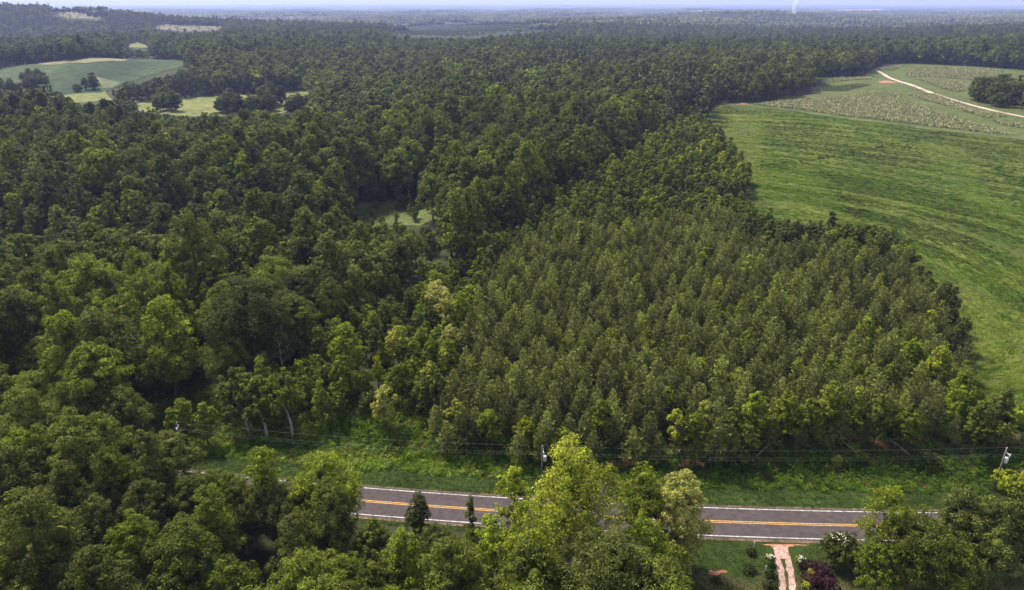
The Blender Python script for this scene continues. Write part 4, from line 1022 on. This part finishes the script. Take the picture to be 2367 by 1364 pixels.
# the rank field: rows curving round the wood
TUFT = [tuft_mesh("field_tuft_%d" % i, 80 + i, 34, 0.8, 0.8, M["weed"], w=0.07) for i in range(3)] + [weed_mesh("field_weed_%d" % i, 90 + i, 34, 0.9, 0.8, 0.36, M["weed"]) for i in range(2)]
tcx = proto_collection("field_tuft_kinds", TUFT)
FC = np.array([70.0, 195.0]); RY = 1.12
lines_x, lines_y, lines_a, lines_w = [], [], [], []
g = np.random.default_rng(62)
for r_ in np.concatenate([np.arange(24, 150, 1.05), np.arange(150, 520, 1.5)]):
    n_ = int(2 * math.pi * r_ / (1.1 if r_ < 150 else 1.4 if r_ < 220 else 1.9)); a = np.linspace(-math.pi, math.pi, n_, endpoint=False) + g.uniform(0, 1) + g.normal(size=n_) * 0.4 / r_
    a = np.mod(a + math.pi, 2 * math.pi) - math.pi
    rr = r_ + 3.5 * fbm(np.cos(a) * r_, np.sin(a) * r_, 110, 81) + g.normal(size=n_) * 0.30
    x = FC[0] + rr * np.cos(a); y = FC[1] + rr * np.sin(a) * RY
    k = (x > 50) & (y > 95) & (np.abs(x) < 0.80 * y + 20)
    lines_x.append(x[k]); lines_y.append(y[k]); lines_a.append(np.arctan2(np.cos(a[k]) * RY, -np.sin(a[k]))); lines_w.append(np.full(k.sum(), r_))
X = np.concatenate(lines_x); Y = np.concatenate(lines_y); A_ = np.concatenate(lines_a); RW = np.concatenate(lines_w)
k = inside(X, Y, F_FIELD) & ~inside(X, Y, PINES) & ~inside(X, Y, YOUNG); X, Y, A_, RW = X[k], Y[k], A_[k], RW[k]
wave = 0.5 + 0.28 * np.sin(RW * 2 * math.pi / 6.0) + 0.30 * np.sin(RW * 2 * math.pi / 17.0 + 1.0)
pat = fbm(X, Y, 75, 82); streak = fbm(RW * 1.0, A_ * 9, 14, 83)
dens = np.clip(0.78 + 0.55 * (wave - 0.5) + 0.40 * streak + 0.25 * pat, 0.08, 1)
k = g.random(len(X)) < dens; X, Y, A_, wave, pat, streak = X[k], Y[k], A_[k], wave[k], pat[k], streak[k]; n = len(X)
hs = np.clip((0.55 + 0.35 * wave + 0.2 * streak) * g.uniform(0.7, 1.25, n), 0.2, 1.1) * 0.62
big_ = fbm(X, Y, 150, 91)
t = np.clip(0.47 - 0.08 * (wave - 0.5) - 0.09 * streak - 0.09 * pat + 0.20 * np.clip(big_, -0.6, 1) + 0.16 * sstep(-20, 30, -(X - 70)) * sstep(230, 330, Y) + g.normal(size=n) * 0.07, 0.05, 0.95)
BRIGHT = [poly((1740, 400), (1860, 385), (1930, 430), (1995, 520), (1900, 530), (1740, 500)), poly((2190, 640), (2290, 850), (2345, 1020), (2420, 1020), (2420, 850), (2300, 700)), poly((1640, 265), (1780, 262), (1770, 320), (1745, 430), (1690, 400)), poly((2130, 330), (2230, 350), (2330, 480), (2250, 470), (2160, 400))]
for P, a_ in zip(BRIGHT, (0.26, 0.26, 0.38, 0.18)):  # third patch paints the brightening of the lot tip into the grass tint
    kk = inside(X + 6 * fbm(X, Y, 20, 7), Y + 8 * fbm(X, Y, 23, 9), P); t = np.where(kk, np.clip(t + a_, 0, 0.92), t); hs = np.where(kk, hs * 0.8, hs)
DITCH = [poly((1735, 390), (1870, 373), (1990, 348), (2090, 330), (2190, 305)), poly((1915, 430), (1960, 470), (2015, 515)), poly((2285, 385), (2330, 405), (2367, 425), (2420, 440)), poly((1800, 300), (1960, 320), (2080, 335))]
qx, qy = [], []
for P, wd_, cnt in zip(DITCH, (2.0, 1.8, 3.0, 2.5), (0.9, 0.8, 2.0, 0.5)):
    for a_, b_ in zip(P[:-1], P[1:]):
        m_ = int(np.linalg.norm(b_ - a_) * cnt); u_ = g.random(m_)
        qx.append(a_[0] + (b_[0] - a_[0]) * u_ + g.normal(size=m_) * wd_); qy.append(a_[1] + (b_[1] - a_[1]) * u_ + g.normal(size=m_) * wd_)
dx_ = np.concatenate(qx); dy_ = np.concatenate(qy); m_ = len(dx_)
X = np.concatenate([X, dx_]); Y = np.concatenate([Y, dy_]); A_ = np.concatenate([A_, g.uniform(0, 6, m_)]); hs = np.concatenate([hs, g.uniform(0.4, 1.0, m_)]); t = np.concatenate([t, np.clip(0.27 + g.normal(size=m_) * 0.07, 0, 1)]); n = len(X)
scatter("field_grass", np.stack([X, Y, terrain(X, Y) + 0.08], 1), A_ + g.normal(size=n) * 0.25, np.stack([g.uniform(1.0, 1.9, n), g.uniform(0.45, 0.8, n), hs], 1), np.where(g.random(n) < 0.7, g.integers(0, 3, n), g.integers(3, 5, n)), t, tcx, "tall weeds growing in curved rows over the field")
# crop rows
CROPM = [weed_mesh("crop_plant_%d" % i, 110 + i, 22, 0.55, 1.35, 0.5, M["crop"]) for i in range(3)]
cc = proto_collection("crop_kinds", CROPM)
qx, qy, qt = [], [], []
for k_, P in enumerate(CROPS):
    s = 1.25 if k_ in (0, 3, 7) else 1.6
    X, Y = jgrid(P[:, 0].min(), P[:, 0].max(), P[:, 1].min(), P[:, 1].max(), s, 200 + k_, 0.3)
    kk = inside(X, Y, P); X, Y = X[kk], Y[kk]; qx.append(X); qy.append(Y); qt.append(np.full(len(X), 0.34 if k_ == 2 else 0.64))
X = np.concatenate(qx); Y = np.concatenate(qy); n = len(X); g = np.random.default_rng(63)
t = np.clip(np.concatenate(qt) + g.normal(size=n) * 0.16, 0.05, 1)
scatter("crop_plants", np.stack([X, Y, terrain(X, Y) + 0.3], 1), g.uniform(0, 6.28, n), g.uniform(0.75, 1.15, n), g.integers(0, 3, n), t, cc, "pale flowering crop plants in close rows")
# short grass blades on verge and lawn, scrub in the clearings
SHORT = [tuft_mesh("short_grass_%d" % i, 120 + i, 22, 0.45, 0.16, M["weed"], 0.5, 0.035) for i in range(3)]
sg = proto_collection("short_grass_kinds", SHORT)
X, Y = jgrid(-60, 100, 62, 112, 0.62, 64, 0.5); dn = Y - road_y(X)
g = np.random.default_rng(65)
onl = inside(X, Y, lawn)
k = ((dn > 0.6) & (dn < 6.5)) | ((dn < -ROAD_W - 0.7) & (dn > -ROAD_W - 2.1) & ((X < 36) | (X > 47))) | (onl & (Y > 76 + 3 * fbm(X, Y, 9, 5)))
for P in (strip(dl, 1.6), strip(dr, 1.6)): k &= ~inside(X, Y, P)
k &= ~inside(X, Y, np.array([at(1756, 1256), at(1788, 1300), at(1832, 1300), at(1875, 1256)]))
X, Y = X[k], Y[k]; n = len(X)
scatter("short_grass", np.stack([X, Y, terrain(X, Y) + 0.05], 1), g.uniform(0, 6.28, n), np.stack([g.uniform(.8, 1.3, n)] * 2 + [g.uniform(.5, 1.4, n)], 1), g.integers(0, 3, n), np.clip(0.20 + 0.12 * fbm(X, Y, 5, 8) + g.normal(size=n) * 0.06, 0.02, 1), sg, "short grass on the verge and lawn")

# ------------------------------------------------------------------ garden shrubs and markers
def shrub(name, px, py, R, H, leaf, n, tint, label, mat="leaf", cat="shrub", group="garden shrubs by the drive", seed=0, flowers=0):
    x, y = at(px, py)
    cm, L = make_crown(name, 1300 + seed, H, R, 'column', 12, n, leaf, M[mat], 6, core=0.65, flowers=flowers)
    tv, tf = join_tubes([tube([[0, 0, -.1], [0.05 * k, 0.04 * k, H * 0.5]], [0.05, 0.02], 5) for k in (-2, 0, 2)])
    e = empty(name, (x, y, tz(x, y))); tag(e, label, cat, group)
    link("stem", mesh_np("stem", tv, tf, [M["bark"]]), e); c = link("foliage", cm, e); c["tint"] = tint
shrub("shrub", 1735, 1280, 0.8, 1.0, 0.2, 700, 0.2, "loose dark shrub by the white stake at the road", seed=1)
shrub("shrub", 1731, 1320, 1.1, 1.0, 0.2, 900, 0.12, "low dark shrub alone on the lawn", seed=2)
shrub("shrub", 1778, 1306, 0.9, 1.7, 0.2, 800, 0.55, "grey flowering shrub at the left of the drive", seed=3, flowers=70)
shrub("shrub", 1780, 1338, 0.9, 1.6, 0.18, 1100, 0.08, "very dark rounded shrub left of the drive, upper of two", seed=4)
shrub("shrub", 1779, 1366, 1.3, 1.7, 0.18, 1500, 0.10, "very dark rounded shrub at the bottom edge left of the drive", seed=5)
shrub("shrub", 1849, 1304, 0.9, 1.4, 0.2, 700, 0.5, "greyish blooming shrub at the right of the drive", seed=6, flowers=80)
for i, (px, py, R, H, lab) in enumerate(((1868, 1318, 1.6, 1.2, "burgundy shrub nearest the drive"), (1900, 1330, 1.9, 1.3, "burgundy shrub beside the flowering tree"), (1875, 1350, 1.8, 1.2, "burgundy shrub behind the lime bush"), (1912, 1358, 1.7, 1.1, "burgundy shrub farthest from the road"))):
    shrub("burgundy_shrub", px, py, R, H, 0.22, 1200, 0.3 + 0.15 * i, lab, mat="redleaf", group="burgundy shrub bed", seed=10 + i)
shrub("lime_shrub", 1872, 1336, 0.55, 1.5, 0.2, 500, 0.84, "upright lime yellow bush in the burgundy bed", seed=20)
shrub("lime_shrub", 1864, 1360, 0.6, 1.0, 0.2, 450, 0.80, "low lime yellow bush at the bottom of the burgundy bed", seed=21)
shrub("shrub", 1655, 1345, 0.8, 0.6, 0.2, 500, 0.08, "tiny dark shrub below the red clay patch", seed=22)
shrub("shrub", 2150, 1075, 2.0, 1.9, 0.26, 1500, 0.45, "arching bush heaped against the wood edge", seed=23, group="bushes along the wood edge")
shrub("shrub", 1930, 1078, 1.0, 2.2, 0.26, 900, 0.66, "bright sapling bush in front of the wood edge", seed=24, group="bushes along the wood edge")
shrub("shrub", 1720, 1068, 1.2, 1.8, 0.26, 900, 0.56, "loose bush at the wood edge by the fallen limb", seed=25, group="bushes along the wood edge")
shrub("shrub", 1475, 1130, 2.2, 2.4, 0.26, 1800, 0.42, "rounded deep green bush on the bank behind the trees", seed=26, group="bushes along the wood edge")
def stake(px, py, label, h=1.0):
    x, y = at(px, py); bm = bmesh.new()
    bmesh.ops.create_cube(bm, size=1, matrix=__import__("mathutils").Matrix.Translation((0, 0, h / 2)) @ __import__("mathutils").Matrix.Diagonal((0.14, 0.05, h, 1)))
    bmesh.ops.bevel(bm, geom=list(bm.edges), offset=0.015, segments=2, affect='EDGES')
    top = [v for v in bm.verts if v.co.z > h - 0.05]
    for v in top: v.co.x *= 0.7
    me = bpy.data.meshes.new("marker_stake"); bm.to_mesh(me); bm.free(); me.materials.append(M["white_plastic"])
    e = empty("marker_stake", (x, y, tz(x, y) + 0.05)); tag(e, label, "stake", "white garden stakes")
    link("post", me, e)
    bm = bmesh.new(); bmesh.ops.create_cone(bm, cap_ends=True, segments=10, radius1=0.09, radius2=0.06, depth=0.10, matrix=__import__("mathutils").Matrix.Translation((0, 0, h + 0.05)))
    me = bpy.data.meshes.new("stake_cap"); bm.to_mesh(me); bm.free(); me.materials.append(M["metal"]); link("cap", me, e)
stake(1742, 1266, "white marker stake by the road edge")
stake(1769, 1322, "white marker stake on the lawn by the drive")

# ------------------------------------------------------------------ power line
def box_mesh(name, sx, sy, sz, loc, mat, bev=0.02):
    bm = bmesh.new(); bmesh.ops.create_cube(bm, size=1)
    for v in bm.verts: v.co = Vector((v.co.x * sx, v.co.y * sy, v.co.z * sz)) + Vector(loc)
    bmesh.ops.bevel(bm, geom=list(bm.edges), offset=bev, segments=1, affect='EDGES')
    me = bpy.data.meshes.new(name); bm.to_mesh(me); bm.free(); me.materials.append(mat); return me
def cyl_mesh(name, prof, mat, seg=14, loc=(0, 0, 0)):
    V = []; F = []
    for r, z in prof:
        for k in range(seg):
            a = 2 * math.pi * k / seg; V.append((loc[0] + r * math.cos(a), loc[1] + r * math.sin(a), loc[2] + z))
    for i in range(len(prof) - 1):
        for k in range(seg): F.append([i * seg + k, i * seg + (k + 1) % seg, (i + 1) * seg + (k + 1) % seg, (i + 1) * seg + k])
    return mesh_np(name, np.array(V), [np.array(F), np.array([list(range((len(prof) - 1) * seg, len(prof) * seg))]), np.array([list(range(seg))[::-1]])], [mat], smooth=False)
def pole(x, y, H, transformer, label):
    e = empty("utility_pole", (x, y, tz(x, y)), 0.06); tag(e, label, "utility pole", "utility poles of the roadside line")
    link("pole_shaft", cyl_mesh("pole_shaft", [(0.17, -0.8), (0.15, H * 0.5), (0.11, H)], M["pole"]), e)
    link("crossarm", box_mesh("crossarm", 0.10, 1.3, 0.12, (0.14, -0.35, H - 0.75), M["metal"]), e)
    for yy in (-0.9, 0.2):
        link("insulator", cyl_mesh("insulator", [(0.03, 0), (0.08, 0.03), (0.05, 0.08), (0.08, 0.12), (0.05, 0.18), (0.06, 0.24)], M["porcelain"], 10, (0.14, yy, H - 0.68)), e)
    link("insulator", cyl_mesh("insulator", [(0.03, 0), (0.08, 0.03), (0.05, 0.1), (0.08, 0.15), (0.05, 0.25)], M["porcelain"], 10, (0, 0, H)), e)
    link("cutout", box_mesh("cutout", 0.10, 0.10, 0.42, (0.2, -0.75, H - 1.05), M["porcelain"]), e)
    if transformer:
        t = link("transformer", cyl_mesh("transformer", [(0.24, 0), (0.29, 0.04), (0.29, 0.85), (0.31, 0.87), (0.31, 0.93), (0.2, 1.0), (0.05, 1.03)], M["grey_paint"], 18, (0.42, -0.12, H - 2.75)), e)
        link("bushing", cyl_mesh("bushing", [(0.04, 0), (0.07, 0.04), (0.04, 0.1), (0.07, 0.14), (0.03, 0.24)], M["porcelain"], 8, (0.42, -0.18, H - 1.74)), t)
        link("bracket", box_mesh("bracket", 0.2, 0.08, 0.3, (0.16, -0.06, H - 2.3), M["metal"]), e)
    return e
HP = 8.6
P_SPECS = [at(408, 978, HP), at(1254, 1033, HP), at(2327, 1037, HP)]
(ax, ay), (bx_, by_), (cx_, cy_) = P_SPECS
P0 = (ax, ay); P1 = (bx_, by_); P2 = (cx_, cy_); P3 = (cx_ + 62, cy_ - 3.0)
POLES = []
for p, tr, lab in ((P0, False, "weathered utility pole under the leaves at the left of the bank"), (P1, True, "utility pole with a pale transformer behind the tallest yellow green tree"), (P2, True, "rightmost utility pole, with a pale transformer, near the field corner")):
    pole(p[0], p[1], HP, tr, lab); POLES.append((p[0], p[1], tz(*p) + HP))
POLES.append((P3[0], P3[1], tz(*P3) + HP))
def wire(a, b, sag, r=0.005):
    a = np.array(a); b = np.array(b); pts = [a + (b - a) * t - np.array([0, 0, 4 * sag * t * (1 - t)]) for t in np.linspace(0, 1, 25)]
    return tube(pts, [r] * 25, 5)
for (dy, dz, nm, sag) in ((0.0, 0.27, "topmost power wire along the bank", 0.9), (-0.9, -0.45, "power wire on the arm end along the bank", 1.0), (0.1, -1.5, "lowest power wire along the bank", 1.2)):
    tb = [wire((a[0], a[1] + dy, a[2] + dz), (b[0], b[1] + dy, b[2] + dz), sag) for a, b in zip(POLES[:-1], POLES[1:])]
    V, F = join_tubes(tb); o = link("power_wire", mesh_np("power_wire", V, F, [M["wire"]], smooth=True))
    tag(o, nm, "wire", "wires of the roadside power line")
# fallen limbs at the wood edge
for i, (px, py, L_, a, lab) in enumerate(((1740, 1064, 4.5, 0.5, "pale fallen limb propped at the wood edge by the loose bush"), (1995, 1062, 5, 2.5, "dead branch slanting in the wood edge below the wires"), (2110, 1058, 6, 2.7, "long dead branch by the arching bush"))):
    x, y = at(px, py); g = np.random.default_rng(i)
    p0 = np.array([x, y, tz(x, y)]); d = np.array([math.cos(a), 0.4, 0.62]); p1 = p0 + d * L_
    tb = [tube([p0, p0 * .5 + p1 * .5 + np.array([0, 0, .25]), p1], [0.06, 0.045, 0.02], 6)]
    for q in range(4):
        s = p0 + (p1 - p0) * g.uniform(0.4, 0.9); tb.append(tube([s, s + rand_dirs(1, g)[0] * 1.1 + np.array([0, 0, .3])], [0.035, 0.012], 4))
    V, F = join_tubes(tb); tag(link("fallen_branch", mesh_np("fallen_branch", V, F, [M["deadwood"]])), lab, "branch", "fallen branches at the wood edge")

# ------------------------------------------------------------------ smoke and haze
def volume_mat(name, col, dens):
    m = bpy.data.materials.new(name); m.use_nodes = True; nt = m.node_tree; nt.nodes.clear()
    o = nt.nodes.new("ShaderNodeOutputMaterial"); v = nt.nodes.new("ShaderNodeVolumePrincipled")
    v.inputs["Color"].default_value = (*col, 1); v.inputs["Density"].default_value = dens; v.inputs["Anisotropy"].default_value = 0.2
    nt.links.new(v.outputs[0], o.inputs["Volume"]); return m
sx, sy = at(1832, 40)
g = np.random.default_rng(5); Vs = []; Fs = []; off = 0
bm = bmesh.new()
for i in range(16):
    t = i / 15
    c = np.array([-6 + 26 * t + 7 * math.sin(t * 7), 6 * math.cos(t * 5), 6 + 88 * t]); r = 5 + 9 * math.sin(math.pi * (0.15 + 0.75 * t))
    d = 1 + 0.25 * np.sin(ICO_V @ g.normal(size=3) * 4 + i)
    Vs.append(c + ICO_V * np.array([r, r, r * 1.1]) * d[:, None]); Fs.append(ICO_F + off); off += len(ICO_V)
me = mesh_np("smoke", np.concatenate(Vs), [np.concatenate(Fs)], [volume_mat("white_smoke", (0.97, 0.97, 0.98), 0.05)])
o = link("smoke_plume", me, loc=(sx, sy, tz(sx, sy))); tag(o, "white smoke plume rising near the horizon", None, None, "stuff")

hz = box_mesh("haze", 64000, 64000, 112 + 60, (0, 0, 112 - 86), volume_mat("pale_haze", HAZE_COLOR, HAZE_DENSITY), bev=0.01)
hz.materials[0] = bpy.data.materials["pale_haze"]
tag(link("haze", hz), "pale blue haze thickening towards the horizon", None, None, "stuff")
